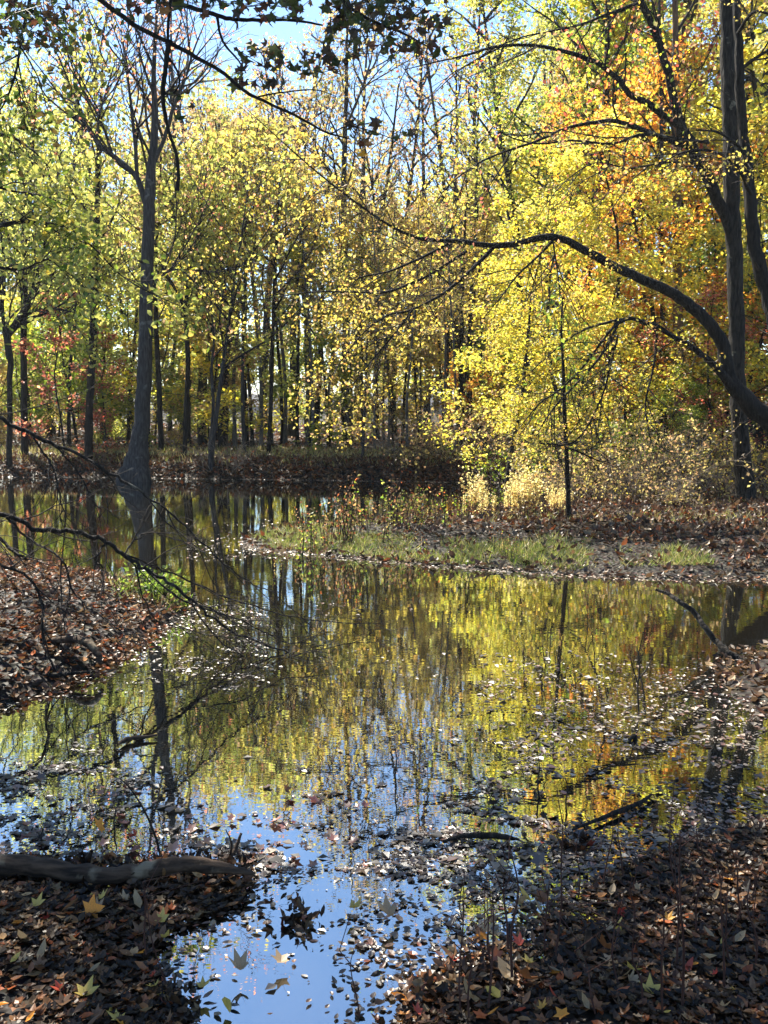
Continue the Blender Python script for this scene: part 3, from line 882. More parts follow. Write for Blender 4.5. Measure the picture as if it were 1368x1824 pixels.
# leaning multi-stem tree: arching limb with golden leaves
D = 13.6
S_GOLD = [dict(n=12, len=.9, ang=.75, wob=.16, grav=-.05, r=.009, rmin=.003, sides=4, seg=5, flat=.7),
          dict(n=3, len=.45, ang=.65, wob=.2, grav=-.06, r=.004, rmin=.002, sides=3, flat=.7),
          dict(n=2, len=.22, ang=.6, wob=.2, grav=-.05, r=.0025, rmin=.0015, sides=3, seg=2)]
hero('leaning_tree', 'leaning dark tree whose long arching limb stretches over the pond', [
    [(1560, 925, D, 76), (1490, 850, D, 66), (1420, 792, D, 60), (1368, 748, D, 56), (1325, 708, D, 48), (1300, 675, D, 38), (1288, 620, D, 35), (1268, 583, D, 33), (1240, 553, D, 31), (1200, 524, D, 29), (1150, 500, D, 26), (1100, 478, D, 24), (1050, 450, D - .1, 22), (1000, 425, D - .1, 19), (965, 423, D - .2, 18), (930, 432, D - .2, 17), (895, 437, D - .3, 16), (860, 436, D - .3, 14), (820, 430, D - .4, 13), (780, 428, D - .4, 11), (745, 424, D - .5, 9), (700, 405, D - .6, 7), (650, 372, D - .7, 6), (600, 335, D - .8, 5), (545, 290, D - .9, 4), (500, 250, D - 1, 3), (440, 195, D - 1.1, 1.6)],
    [(985, 428, D - .1, 8), (960, 455, D - .2, 6), (922, 490, D - .4, 5), (898, 522, D - .5, 4), (870, 556, D - .6, 3), (850, 582, D - .7, 1.6)],
    [(880, 440, D - .2, 11), (840, 480, D - .4, 10), (800, 515, D - .5, 8), (760, 540, D - .6, 7), (722, 555, D - .7, 6), (690, 562, D - .8, 5), (650, 590, D - .9, 4), (610, 640, D - 1, 3), (575, 695, D - 1, 1.6)],
    [(800, 433, D - .3, 8), (745, 462, D - .6, 7), (690, 484, D - .7, 5), (640, 495, D - .8, 4), (620, 515, D - .9, 2)],
    [(830, 448, D - .3, 9), (765, 490, D - .7, 7), (690, 520, D - .9, 6), (640, 520, D - 1, 5), (560, 520, D - 1.1, 4), (500, 528, D - 1.2, 3), (425, 538, D - 1.3, 2), (390, 522, D - 1.3, 1.4)],
    [(736, 550, D - .7, 6), (700, 598, D - .9, 5), (660, 645, D - 1, 4), (600, 722, D - 1.1, 1.8)],
    [(985, 430, D - .1, 5), (995, 500, D - .2, 4), (1002, 556, D - .3, 2)],
    [(1310, 695, D, 28), (1265, 645, D - .2, 19), (1235, 620, D - .3, 15), (1200, 600, D - .4, 13), (1165, 580, D - .5, 14), (1125, 568, D - .6, 10), (1080, 575, D - .7, 8), (1035, 590, D - .8, 6), (990, 622, D - .9, 4), (935, 672, D - 1, 2)],
    [(1120, 565, D - .6, 8), (1095, 580, D - .8, 7), (1070, 612, D - .9, 7), (1040, 652, D - 1, 6), (1000, 692, D - 1.1, 5), (958, 722, D - 1.2, 4), (918, 772, D - 1.2, 2)],
    [(1105, 568, D - .7, 7), (1078, 622, D - 1, 7), (1042, 668, D - 1.1, 6), (990, 722, D - 1.2, 5), (960, 768, D - 1.3, 3), (945, 802, D - 1.3, 2)],
    [(1100, 600, D - .8, 6), (1090, 642, D - 1, 5), (1070, 712, D - 1.1, 5), (1023, 788, D - 1.2, 4), (950, 794, D - 1.3, 2)],
    [(960, 790, D - 1.3, 5), (1005, 795, D - 1.3, 5), (1070, 823, D - 1.2, 4)],
    [(1170, 590, D - .5, 7), (1165, 650, D - .7, 6), (1150, 720, D - .9, 5), (1160, 790, D - 1, 3)],
    [(1470, 835, D, 50), (1425, 700, D + .2, 46), (1388, 600, D + .3, 43), (1366, 520, D + .4, 40), (1346, 440, D + .4, 37), (1335, 330, D + .5, 32), (1322, 220, D + .6, 26), (1316, 100, D + .6, 24), (1312, 0, D + .7, 20), (1310, -220, D + .8, 10)],
    [(1337, 345, D + .3, 12), (1310, 292, D - .5, 9), (1262, 268, D - .9, 7), (1215, 272, D - 1.1, 5), (1165, 300, D - 1.2, 2)],
    [(1330, 290, D + .4, 10), (1318, 262, D - .4, 8), (1280, 236, D - .8, 6), (1240, 232, D - 1, 3)],
    [(1314, 60, D + .5, 10), (1345, 20, D, 8), (1390, 40, D - .2, 5), (1440, 90, D - .3, 2)]],
    M_BARK, GOLD, 2, .045, S_GOLD, t0=.5, sides=14, rough=.06, mix=OLIVE, spread=.06, wf=.66, leaf_on=(0, 1, 2, 3, 4, 5, 7, 8, 10, 14, 16), subs={8: 7, 9: 7, 10: 7, 11: 7, 12: 7, 5: 2})

# thin sapling on the peninsula
hero('sapling', 'thin straight dark sapling growing alone on the leafy peninsula', [
    [(1013, 917, 12.6, 12), (1011, 860, 12.6, 11), (1008, 790, 12.6, 10), (1005, 720, 12.6, 9), (1003, 650, 12.6, 7), (1000, 590, 12.6, 5), (1002, 530, 12.6, 3)]],
    M_BARK, GREEN, 2, .07, [dict(n=8, len=.8, ang=.9, r=.006, rmin=.003, sides=3, wob=.2), dict(n=3, len=.35, ang=.7, r=.003, rmin=.002, sides=3)], t0=.25, spread=.08)
# ------------------------------------------------------------------ overhanging tree rooted out of view on the near left bank
D = 6.5
e_x, e_y = -4.4, 7.2
org = np.array([e_x, e_y, gz(e_x, e_y)])
bank_tree = tag(empty('overhanging_tree', org), 'overhanging tree whose long bare limbs droop from the leafy bank into the pond', 'tree')
W = Wood()
P, r = smooth_path([(0, 0, -.3), (.05, 0, .5), (.1, 0, 1.5), (.0, .1, 3), (.15, .1, 5), (.0, .3, 8), (.1, .4, 11), (.1, .4, 13)], [.3, .2, .17, .16, .14, .11, .07, .02])
W.tube(P, r, 14, .06)
W.build('trunk', M_BARK, bank_tree)
limb_lists = [
    [(-420, 800, 7.2, 22), (-260, 850, 7.0, 17), (-110, 885, 6.7, 13), (0, 914, D, 11), (75, 942, D, 10.5), (145, 950, D, 10), (190, 966, D, 9.5), (225, 993, D, 9), (270, 1020, D, 8), (320, 1051, D, 7), (360, 1086, D, 6.5), (415, 1125, D, 5.5), (475, 1150, D, 5), (525, 1164, D, 4), (610, 1172, D, 2)],
    [(-430, 680, 7.2, 20), (-260, 690, 7.0, 15), (-110, 715, 6.7, 12), (0, 746, D, 9), (45, 770, D, 8.5), (90, 790, D, 8), (150, 815, D, 7), (220, 857, D, 6), (270, 888, D, 5), (300, 911, D, 4.5), (350, 957, D, 4), (400, 1005, D, 3.5), (450, 1040, D, 3), (500, 1058, D, 2)],
]
sub_lists = [
    [(10, 920, D, 6), (55, 962, D - .1, 5), (110, 997, D - .2, 5), (130, 1052, D - .3, 4.5), (165, 1087, D - .4, 4), (210, 1120, D - .5, 3), (262, 1143, D - .5, 2)],
    [(-60, 905, D, 8), (0, 962, D - .2, 8), (30, 985, D - .3, 7), (47, 996, D - .3, 5)],
    [(220, 990, D, 4), (240, 962, D + .1, 4), (262, 948, D + .2, 3.5), (290, 952, D + .3, 2)],
    [(215, 985, D, 5), (280, 1010, D + .2, 4), (350, 1041, D + .3, 4), (450, 1080, D + .4, 3), (550, 1105, D + .5, 2.5), (690, 1112, D + .6, 1.5)],
    [(260, 1015, D, 5), (310, 1060, D - .1, 4.5), (350, 1078, D - .1, 4), (420, 1100, D - .2, 3), (500, 1140, D - .2, 2.5), (580, 1150, D - .2, 1.5)],
    [(60, 780, D, 5), (90, 825, D - .1, 5), (105, 870, D - .2, 4), (110, 930, D - .3, 2.5)],
    [(100, 795, D, 4), (140, 840, D, 3.5), (165, 890, D, 3), (180, 912, D, 2)],
    [(190, 968, D, 5), (175, 985, D - .1, 4), (172, 1000, D - .1, 3), (186, 1010, D - .1, 2)],
    [(330, 1060, D, 4), (400, 1150, D - .1, 3), (470, 1175, D - .1, 2.4), (560, 1160, D - .1, 1.6)],
    [(240, 1005, D, 4), (260, 1075, D - .1, 3), (290, 1110, D - .1, 2.4), (420, 1140, D - .2, 1.6)],
    [(-60, 985, 6.2, 7), (0, 1007, 6.0, 6.5), (50, 1027, 6.0, 6), (75, 1077, 6.0, 6), (78, 1150, 5.9, 5), (100, 1195, 5.8, 4)],
]
TW, tips = Wood(), []
S_BR = [dict(n=13, len=.75, ang=.5, wob=.17, grav=-.03, r=.0055, rmin=.002, sides=4, seg=5),
        dict(n=4, len=.35, ang=.6, wob=.22, r=.004, rmin=.002, sides=3)]
bank_limbs = []
for q in limb_lists:
    P, r = px_path(q, 5, .12)
    r = r * .85; P[2:-1] += rng.normal(size=(len(P) - 3, 3)) * .007
    W = Wood(); W.tube(P - org, r, 8, .06); bank_limbs.append(W.build('limb', M_BARK, bank_tree))
    sprout(TW, P - org, r, S_BR, tips, .35)
for k, q in enumerate(sub_lists):
    P, r = px_path(q, 5, .15)
    r = r * .85; P[2:-1] += rng.normal(size=(len(P) - 3, 3)) * .006
    W = Wood(); W.tube(P - org, r, 6, .05); W.build('branch', M_BARK, bank_limbs[1 if k in (5, 6) else 0])
    sprout(TW, P - org, r, [dict(S_BR[0], n=6, len=.5), S_BR[1]], tips, .3)
TW.build('twigs', M_TWIG, bank_tree)
# leafy limbs at the upper left (oval leaves) and the crown that shades the near shore
leafy = [
    [(-420, 500, 7.2, 26), (-250, 440, 7.2, 18), (-100, 420, 7.1, 12), (0, 400, 7.0, 8), (60, 395, 7.0, 6), (115, 405, 6.9, 4), (165, 440, 6.9, 3), (215, 490, 6.9, 2.5), (265, 520, 6.9, 2), (320, 545, 6.9, 1.3)],
    [(-420, 420, 7.2, 24), (-240, 320, 7.4, 16), (-100, 260, 7.4, 10), (0, 240, 7.3, 7), (50, 262, 7.3, 4), (90, 300, 7.3, 2)],
    [(-300, 300, 7.0, 18), (-120, 120, 6.8, 12), (-20, 40, 6.6, 7), (60, 20, 6.5, 5), (120, 60, 6.4, 2)],
    [(-200, 400, 6.9, 10), (-60, 330, 6.8, 7), (20, 340, 6.8, 4), (80, 350, 6.8, 2.5), (130, 372, 6.8, 1.5)],
    [(-100, 425, 7.1, 8), (-20, 470, 7.0, 6), (40, 480, 7.0, 4), (85, 462, 6.9, 3), (130, 500, 6.9, 1.5)],
    [(60, -30, 6.4, 6), (40, 60, 6.3, 5), (28, 130, 6.3, 4), (10, 180, 6.3, 3), (-10, 210, 6.3, 2)],
]
TW, tips, tipsd = Wood(), [], []
S_LF = [dict(n=9, len=.6, ang=.7, wob=.18, grav=-.05, r=.006, rmin=.002, sides=4, seg=4),
        dict(n=4, len=.3, ang=.7, wob=.2, grav=-.06, r=.003, rmin=.0015, sides=3, seg=3)]
for k, q in enumerate(leafy):
    P, r = px_path(q, 5, .1)
    W = Wood(); W.tube(P - org, r, 7, .05); W.build('limb', M_BARK, bank_tree)
    sprout(TW, P - org, r, S_LF, tipsd if k in (2, 5) else tips, .42)
TW.build('twigs', M_TWIG, bank_tree)
Lv = Leaves()
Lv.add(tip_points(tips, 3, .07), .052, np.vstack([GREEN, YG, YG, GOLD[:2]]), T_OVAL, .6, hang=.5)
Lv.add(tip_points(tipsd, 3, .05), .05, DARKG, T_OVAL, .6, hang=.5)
Lv.build('foliage', M_LEAF_NEAR, bank_tree)
# high crown (above the picture) : shades the near shore
W, tips = Wood(), []
for k in range(26):
    a = k * 2.4
    p = np.array([.05, .2, 6.6 + 5.5 * k / 26])
    Q = wander(p, (cos(a) * .95, sin(a) + .25, .4), 5.4 - 2.6 * k / 26, 7, .12, .02)
    rr = np.linspace(.06, .012, 8)
    W.tube(Q, rr, 5)
    sprout(W, Q, rr, [dict(n=6, len=1.7, ang=.8, wob=.16, r=.015, rmin=.005, sides=3, flat=.5), dict(n=3, len=.7, ang=.7, r=.006, rmin=.003, sides=3, seg=3)], tips, .25)
W.build('upper_limbs', M_BARK, bank_tree)
Lv = Leaves(); Lv.add(tip_points(tips, 5, .2), .17, GREEN, T_DIAMOND, .8)
Lv.build('crown', M_LEAF, bank_tree)

# ------------------------------------------------------------------ star-leaved tree overhead
D = 4.6
org = np.array([-3.3, 3.4, gz(-3.3, 3.4)])
star_tree = tag(empty('star_leaved_tree', org), 'tree with dark star-shaped leaves hanging into the top of the view', 'tree')
W = Wood()
P, r = smooth_path([(0, 0, -.3), (0, 0, .5), (.1, .1, 2), (.0, .2, 4), (.2, .3, 7), (.2, .3, 10)], [.26, .18, .16, .14, .1, .03])
W.tube(P, r, 14, .06); W.build('trunk', M_BARK, star_tree)
SL = [
    ([(-560, -330, 3.9, 40), (-200, -180, 4.3, 20), (40, -90, 4.5, 12), (180, 2, D, 8.5), (240, 45, D, 8), (300, 75, D, 7.5), (350, 102, D, 7), (400, 132, D, 6.5), (440, 165, D, 6), (475, 182, D, 5), (530, 208, D, 4.5), (580, 235, D, 3.5), (625, 248, D, 2)], []),
    ([(-500, -420, 3.8, 36), (-100, -220, 4.4, 20), (180, -80, 4.8, 13), (310, 0, 4.8, 8), (370, 22, 4.8, 7.5), (410, 33, 4.8, 7), (450, 36, 4.8, 6), (520, 36, 4.8, 5), (575, 45, 4.8, 3)], [(400, 1, .1)]),
    ([(304, 72, D, 9), (299, 88, D, 9), (294, 130, D, 8), (290, 170, D, 8), (294, 205, D, 6.5), (302, 240, D, 6), (314, 275, D, 6), (318, 310, D, 6), (316, 340, D, 7)], []),
    ([(303, -120, D, 6), (304, 0, D, 5), (300, 40, D, 5), (299, 80, D, 5)], []),
    ([(298, 100, D, 4), (312, 120, D, 4), (320, 145, D, 3.5), (310, 165, D, 3), (292, 168, D, 2)], []),
    ([(386, 28, 4.8, 5), (392, 60, 4.8, 4.5), (402, 82, 4.8, 4), (425, 108, 4.8, 3), (438, 130, 4.8, 2)], []),
    ([(100, -300, 4.6, 18), (360, -160, 4.7, 12), (540, -60, 4.8, 8), (620, 10, 4.8, 6), (670, 40, 4.8, 5), (720, 60, 4.8, 4), (765, 85, 4.8, 2)], []),
    ([(460, 172, D, 3), (500, 165, D, 2.5), (560, 160, D, 2), (600, 172, D, 1.2)], []),
    ([(590, 238, D, 2.5), (618, 225, D, 2), (650, 230, D, 2), (680, 240, D, 1.5), (720, 255, D, 1)], []),
]
TW, tips = Wood(), []
for q, _ in SL:
    P, r = px_path(q, 5, .12)
    W = Wood(); W.tube(P - org, r, 7, .08); W.build('limb', M_BARK, star_tree)
TW = Wood()
Lv = Leaves()
def blob(px0, px1, py0, py1, Y, n, size, palette, dep=.35):
    P = np.array([at(px0 + (px1 - px0) * rng.random(), py0 + (py1 - py0) * rng.random(), Y + rng.normal() * dep) for _ in range(n)]) - org
    Lv.add(P, size * .86, palette, T_STAR, .3, hang=.5, curl=1.0)
    # one stalk-like twig per few leaves
    for k in range(0, n - 2, 2):
        a, b = P[k], P[k] + (P[k + 1] - P[k]) * min(1, .22 / (np.linalg.norm(P[k + 1] - P[k]) + 1e-6))
        TW.tube(np.array([a, (a + b) / 2 + rng.normal(size=3) * .01, b]), [.0022, .002, .0014], 3)
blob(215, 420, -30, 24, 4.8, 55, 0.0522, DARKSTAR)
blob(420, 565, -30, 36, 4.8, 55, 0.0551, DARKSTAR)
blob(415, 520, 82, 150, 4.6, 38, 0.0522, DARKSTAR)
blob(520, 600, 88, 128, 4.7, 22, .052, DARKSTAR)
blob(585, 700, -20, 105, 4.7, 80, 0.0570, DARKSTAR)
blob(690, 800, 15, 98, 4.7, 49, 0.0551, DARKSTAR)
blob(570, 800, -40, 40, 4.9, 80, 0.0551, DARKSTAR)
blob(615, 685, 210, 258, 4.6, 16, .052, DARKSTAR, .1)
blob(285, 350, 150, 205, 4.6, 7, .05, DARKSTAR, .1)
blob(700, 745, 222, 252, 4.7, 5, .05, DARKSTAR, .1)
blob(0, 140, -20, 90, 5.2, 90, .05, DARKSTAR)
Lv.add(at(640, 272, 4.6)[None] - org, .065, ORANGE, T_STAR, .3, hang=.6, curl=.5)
tv = np.concatenate(TW.V)
Lv.F.setdefault(4, []).append(np.concatenate(TW.F) + Lv.n)
Lv.V.append(tv); Lv.C.append(np.tile([[.02, .014, .01]], (len(tv), 1))); Lv.n += len(tv)
Lv.build('foliage', M_LEAF_NEAR, star_tree)
W, tips = Wood(), []
for k in range(20):
    a = k * 2.4
    p = np.array([.1, .25, 5.6 + 4.2 * k / 20])
    Q = wander(p, (cos(a) + .3, sin(a) + .4, .5), 3.6 - 1.6 * k / 20, 7, .12, .02)
    rr = np.linspace(.05, .012, 8)
    W.tube(Q, rr, 5)
    sprout(W, Q, rr, [dict(n=6, len=1.4, ang=.8, wob=.16, r=.013, rmin=.005, sides=3, flat=.5), dict(n=3, len=.6, ang=.7, r=.006, rmin=.003, sides=3, seg=3)], tips, .25)
W.build('upper_limbs', M_BARK, star_tree)
Lv = Leaves(); Lv.add(tip_points(tips, 4, .2), .17, GREEN, T_DIAMOND, .8)
Lv.build('crown', M_LEAF, star_tree)


# ------------------------------------------------------------------ leaf litter, floating leaves, grass
def scatter_px(n, px0, px1, py0, py1, cond=None):
    """points spread over the ground between image rows (denser towards the viewer as seen)"""
    px = px0 + (px1 - px0) * rng.random(n); py = py0 + (py1 - py0) * rng.random(n)
    u, v = (px - CX) / FPX, (CY - py) / FPX
    rz = -sin(PITCH) + v * cos(PITCH); ry = cos(PITCH) + v * sin(PITCH)
    k = -CAM_Z / rz
    return np.stack([u * k, ry * k], -1)


def scatter_poly(n, poly, jit=0.0, ylim=(1.6, 60), xlim=.75):
    P = np.asarray(poly)[:, :2]
    lo, hi = P.min(0), P.max(0)
    lo = np.maximum(lo, [-xlim * ylim[1], ylim[0]]); hi = np.minimum(hi, [xlim * ylim[1], ylim[1]])
    Q = lo + (hi - lo) * rng.random((n, 2))
    s = poly_sd(poly, Q[:, 0], Q[:, 1])
    ok = (s > -jit) & (np.abs(Q[:, 0]) < xlim * (Q[:, 1] + 1.2))
    return Q[ok], s[ok]


lit = Leaves()
def litter(Q, size, palette, tpl, up=2.4, curl=.7, lift=.012, lv=lit):
    z = ground_z(Q[:, 0], Q[:, 1])
    P = np.stack([Q[:, 0], Q[:, 1], np.maximum(z, .004) + lift * rng.random(len(z))], -1)
    lv.add(P, size, palette, tpl, up, curl=curl)

MUDLEAF = np.vstack([WET * .4, WET * .25, WET * .2, WET * .35, WET * .8, WET * .3, LITTER * .7, LITTER * 1.1, LITTER * 1.3]) * np.array([.78, .72, .62])
for poly, n, size, thr in ((NEAR_LEFT, 52000, .036, -.75), (NEAR_RIGHT, 76000, .036, -.5)):
    Q, s = scatter_poly(n, poly, .05, (1.8, 5.5))
    m = noise2(Q[:, 0], Q[:, 1] * 1.3, 4.5, 51) + .5 * noise2(Q[:, 0], Q[:, 1], 14, 52)
    Q = Q[m > thr + rng.normal(size=len(m)) * .22]
    h = len(Q) // 2
    h = int(len(Q) * .62)
    litter(Q[:h], size * .95, MUDLEAF, T_OVAL, 4.5, .5, lift=.025)
    litter(Q[h:], size * .72, MUDLEAF, T_STAR, 4.5, .5, lift=.025)
Q, s = scatter_poly(26000, LEFT_BANK, .1, (5, 11)); litter(Q, .055, np.vstack([LITTER * .6, LITTER * .35, LITTER]), T_OVAL, 2, lift=.03)
Q, s = scatter_poly(1800, SPIT, .25, (5, 9)); litter(Q, .075, WET, T_OVAL, 2)
Q, s = scatter_poly(34000, PENINSULA, .05, (9, 20), .6)
gm = (s > .12) & (s < 1.5) & (Q[:, 1] < 12.6) & (Q[:, 0] < 3.6)
Q = Q[~gm | (rng.random(len(Q)) < .3)]; litter(Q, .085, np.vstack([LITTER * .6, LITTER * .4, LITTER]) * np.array([.75, .85, 1.0]), T_OVAL, 1.2, lift=.05)
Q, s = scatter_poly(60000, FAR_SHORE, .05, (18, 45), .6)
litter(Q[s < 1.2], .09, LITTER * .35, T_DIAMOND, 1.5, lift=.04)  # bank face: its shadow is put into the litter colour
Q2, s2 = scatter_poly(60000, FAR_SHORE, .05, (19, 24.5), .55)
litter(Q2[s2 < 1.2], .09, LITTER * .5, T_OVAL, 1.2, lift=.05)  # second bank layer, shadow again carried by a darker colour
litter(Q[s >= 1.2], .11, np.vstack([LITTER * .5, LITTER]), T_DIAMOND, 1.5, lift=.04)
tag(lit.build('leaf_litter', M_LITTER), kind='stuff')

flo = Leaves()
def floating(n, px0, px1, py0, py1, size, palette=SCUM, clump=.5, tpl=T_DIAMOND, up=5.0):
    Q = scatter_px(n, px0, px1, py0, py1)
    m = noise2(Q[:, 0] * .7, Q[:, 1] * 1.3, 2.3, 31) + .7 * noise2(Q[:, 0], Q[:, 1] * 2.4, 8, 32) + .4 * noise2(Q[:, 0], Q[:, 1] * 2, 25, 33)
    Q = Q[m > (clump - .5) * 1.2 + rng.normal(size=len(m)) * .15]
    Q = Q[ground_z(Q[:, 0], Q[:, 1]) < .02]
    P = np.stack([Q[:, 0], Q[:, 1], .002 + .005 * rng.random(len(Q))], -1)
    flo.add(P, size * (.3 + 1.5 * rng.random(len(P)) ** 3), palette, tpl, up)
FLO = np.vstack([SCUM, SCUM * .5, WET * .6])
floating(5580, 0, 760, 1370, 1560, .030, FLO, .74)
floating(6820, 380, 1368, 1370, 1560, .030, FLO, .74)
floating(2480, 0, 340, 1100, 1380, .028, FLO, .72)
floating(2790, 150, 470, 1085, 1230, .024, FLO, .68)
floating(1612, 380, 1000, 1250, 1420, .030, FLO, .80)
floating(1860, 850, 1368, 1160, 1400, .030, FLO, .72)
floating(2200, 800, 1368, 1430, 1620, .028, np.vstack([WET * .5, FLO]), .75)
floating(500, 640, 900, 1560, 1740, .024, FLO, .85)
floating(99, 330, 720, 1580, 1800, .03, FLO, .7)
floating(1488, 330, 560, 925, 1000, .03, SCUM * 1.3, .55)
floating(434, 560, 800, 1070, 1180, .03, SCUM, .85)
floating(310, 0, 700, 1400, 1560, .030, RED * .6, .45, T_STAR, 2.5)
floating(235, 0, 1368, 1380, 1580, .034, WET * .5, .4, T_STAR, 1.2)
floating(161, 500, 1368, 1360, 1580, .03, LITTER * .7, .4, T_STAR, 2.5)
floating(5200, 130, 480, 1075, 1260, .022, SCUM * .6, .75, T_OVAL, 7)
floating(5200, 0, 420, 1220, 1400, .024, SCUM * .55, .85, T_OVAL, 7)
floating(7000, 0, 900, 1330, 1570, .024, SCUM * .55, .82, T_OVAL, 8)
floating(5000, 560, 1368, 1310, 1530, .024, np.vstack([SCUM * 1.2, WET * .5]), .7)
floating(2500, 850, 1368, 1180, 1340, .022, SCUM, .75)
floating(1500, 430, 1000, 1150, 1330, .02, SCUM, .85)
for poly, n, w_ in ((NEAR_LEFT, 26000, .22), (NEAR_RIGHT, 46000, .45), (LEFT_BANK, 30000, .3), (SPIT, 9000, .3)):
    P_ = np.asarray(poly); lo, hi = P_.min(0) - .5, P_.max(0) + .5
    lo = np.maximum(lo, [-6, 2.0]); hi = np.minimum(hi, [6, 11])
    Q = lo + (hi - lo) * rng.random((n, 2))
    sd_ = poly_sd(poly, Q[:, 0], Q[:, 1])
    m = .6 * noise2(Q[:, 0], Q[:, 1] * 1.3, 6, 61)
    Q = Q[(sd_ < .05) & (sd_ > -w_ * (rng.random(n) ** 1.7) * (1.2 + m))]
    flo.add(np.stack([Q[:, 0], Q[:, 1], np.maximum(ground_z(Q[:, 0], Q[:, 1]), .002) + .006 * rng.random(len(Q))], -1), .03, np.vstack([WET * .35, WET * .7, LITTER * .6]), T_OVAL, 6, curl=.3)
# pale leaf line washed along the far shore and the peninsula edge
for poly, yl, n, sz in ((FAR_SHORE, (20, 26), 60000, .06), (PENINSULA, (9, 12.5), 16000, .04)):
    Q, s = scatter_poly(n, poly, .16, yl, .5)
    Q = Q[(s < .10)]
    flo.add(np.stack([Q[:, 0], Q[:, 1], np.maximum(ground_z(Q[:, 0], Q[:, 1]), .004) + .008 * rng.random(len(Q))], -1), sz, SCUM * 1.4, T_DIAMOND, 6)
tag(flo.build('floating_leaves', M_WETLEAF), kind='stuff')

# grass
gl = Leaves()
T_BLADE = (np.array([(-.035, 0, 0), (.035, 0, 0), (.028, .45, .04), (-.028, .45, .04), (0, 1, .22)]), [np.array([[0, 1, 2, 3]]), np.array([[3, 2, 4]])])
GRASSP = pal((.16, .24, .03), (.22, .30, .04), (.28, .33, .05), (.34, .34, .08), (.12, .19, .03), (.40, .36, .14))
DRYG = pal((.40, .34, .14), (.34, .28, .10), (.46, .38, .18), (.28, .28, .06), (.22, .26, .05))


def blades(Q, h, palette, lean=.35):
    n = len(Q)
    z = ground_z(Q[:, 0], Q[:, 1])
    P = np.stack([Q[:, 0], Q[:, 1], z - .01], -1)
    a = rng.random(n) * 2 * pi
    t = np.stack([np.cos(a), np.sin(a), np.zeros(n)], -1)
    b = unit(np.stack([rng.normal(size=n) * lean, rng.normal(size=n) * lean, np.ones(n)], -1))
    t = unit(t - b * (t * b).sum(1, keepdims=True)); nr = np.cross(t, b)
    size = h * (.5 + .9 * rng.random(n))
    tv, tf = T_BLADE
    V = P[:, None] + size[:, None, None] * (tv[None, :, :1] * t[:, None] + tv[None, :, 1:2] * b[:, None] + tv[None, :, 2:] * nr[:, None])
    off = (np.arange(n) * 5 + gl.n)[:, None, None]
    for f in tf:
        gl.F.setdefault(f.shape[1], []).append((f[None] + off).reshape(-1, f.shape[1]))
    c = palette[rng.integers(len(palette), size=n)] * (.75 + .5 * rng.random((n, 1)))
    gl.C.append(np.repeat(c, 5, 0)); gl.V.append(V.reshape(-1, 3)); gl.n += n * 5


Q = scatter_px(60000, 430, 1270, 945, 1020)
s = poly_sd(PENINSULA, Q[:, 0], Q[:, 1]); m = noise2(Q[:, 0], Q[:, 1], 2.2, 41)
m = m + .8 * noise2(Q[:, 0], Q[:, 1], 7, 44) + rng.normal(size=len(m)) * .25 - np.clip((Q[:, 0] - 3.15) * 1.5, 0, 2)
blades(Q[(s > .08) & (s < 1.0 + .4 * m) & (m > -.1)], .10, np.vstack([GRASSP, GRASSP * .7, DRYG, DRYG * .6]), .95)
Q = scatter_px(5000, 440, 1368, 900, 960); s = poly_sd(PENINSULA, Q[:, 0], Q[:, 1]); m = noise2(Q[:, 0], Q[:, 1], 2.2, 42)
blades(Q[(s > .12) & (m > .05)], .11, DRYG, .6)
Q, s = scatter_poly(45000, FAR_SHORE, 0, (21, 30), .6); m = noise2(Q[:, 0], Q[:, 1], 1.2, 43)
blades(Q[(s > .45) & (m > -.4) & (s < 4)], .15, DRYG * 1.15)  # grass colour lifted to stand in for sunlight on the bank top
Q = scatter_px(1500, 200, 330, 1035, 1100); s = poly_sd(LEFT_BANK, Q[:, 0], Q[:, 1])
blades(Q[(s > .02)][:500], .10, np.vstack([GRASSP * .7, DRYG * .6]), .7)
tag(gl.build('grass', M_GRASS), kind='stuff')


# ------------------------------------------------------------------ weeds on the peninsula
def weed_proto(H, palette, dens=26, leaf=.055, plume=None, mat=M_TWIG):
    W, pts, ppl = Wood(), [], []
    for k in range(3):
        P = wander((rng.normal() * .03, rng.normal() * .03, -.03), (rng.normal() * .12, rng.normal() * .12, 1), H * (.7 + .4 * rng.random()), 6, .07, .04)
        W.tube(P, np.linspace(.006, .002, 7), 4)
        t = rng.random(dens) ** .8
        q = np.stack([np.interp(t, np.linspace(0, 1, 7), P[:, i]) for i in range(3)], -1)
        pts.append(q + rng.normal(size=q.shape) * .022)
        if plume is not None:
            q = P[-3:].repeat(8, 0)
            ppl.append(q + rng.normal(size=q.shape) * np.array([.022, .022, .06]))
    Lv = Leaves()
    Lv.add(np.concatenate(pts), leaf, palette, T_DIAMOND, .2)
    if ppl: Lv.add(np.concatenate(ppl), leaf * .8, plume, T_DIAMOND, .1)
    return W.mesh('stem', mat), Lv.mesh('foliage', M_LEAF), H


PALEY = pal((.62, .52, .22), (.66, .56, .28), (.58, .46, .18), (.50, .44, .16))
WP = [weed_proto(.62, np.vstack([PALEY, PALEY, LITTER[:3]]), 22, .045, PALEY, M_BARKBROWN), weed_proto(.5, np.vstack([PALEY, OLIVE]), 18, .045, PALEY, M_BARKBROWN)]
WB = [weed_proto(.6, np.vstack([OLIVE * .7, GREEN, LITTER]), 18, .04), weed_proto(.5, np.vstack([GREEN, YG * .8]), 18, .042), weed_proto(.7, LITTER, 14, .035), weed_proto(.65, np.vstack([LITTER, OLIVE * .5]), 12, .035)]


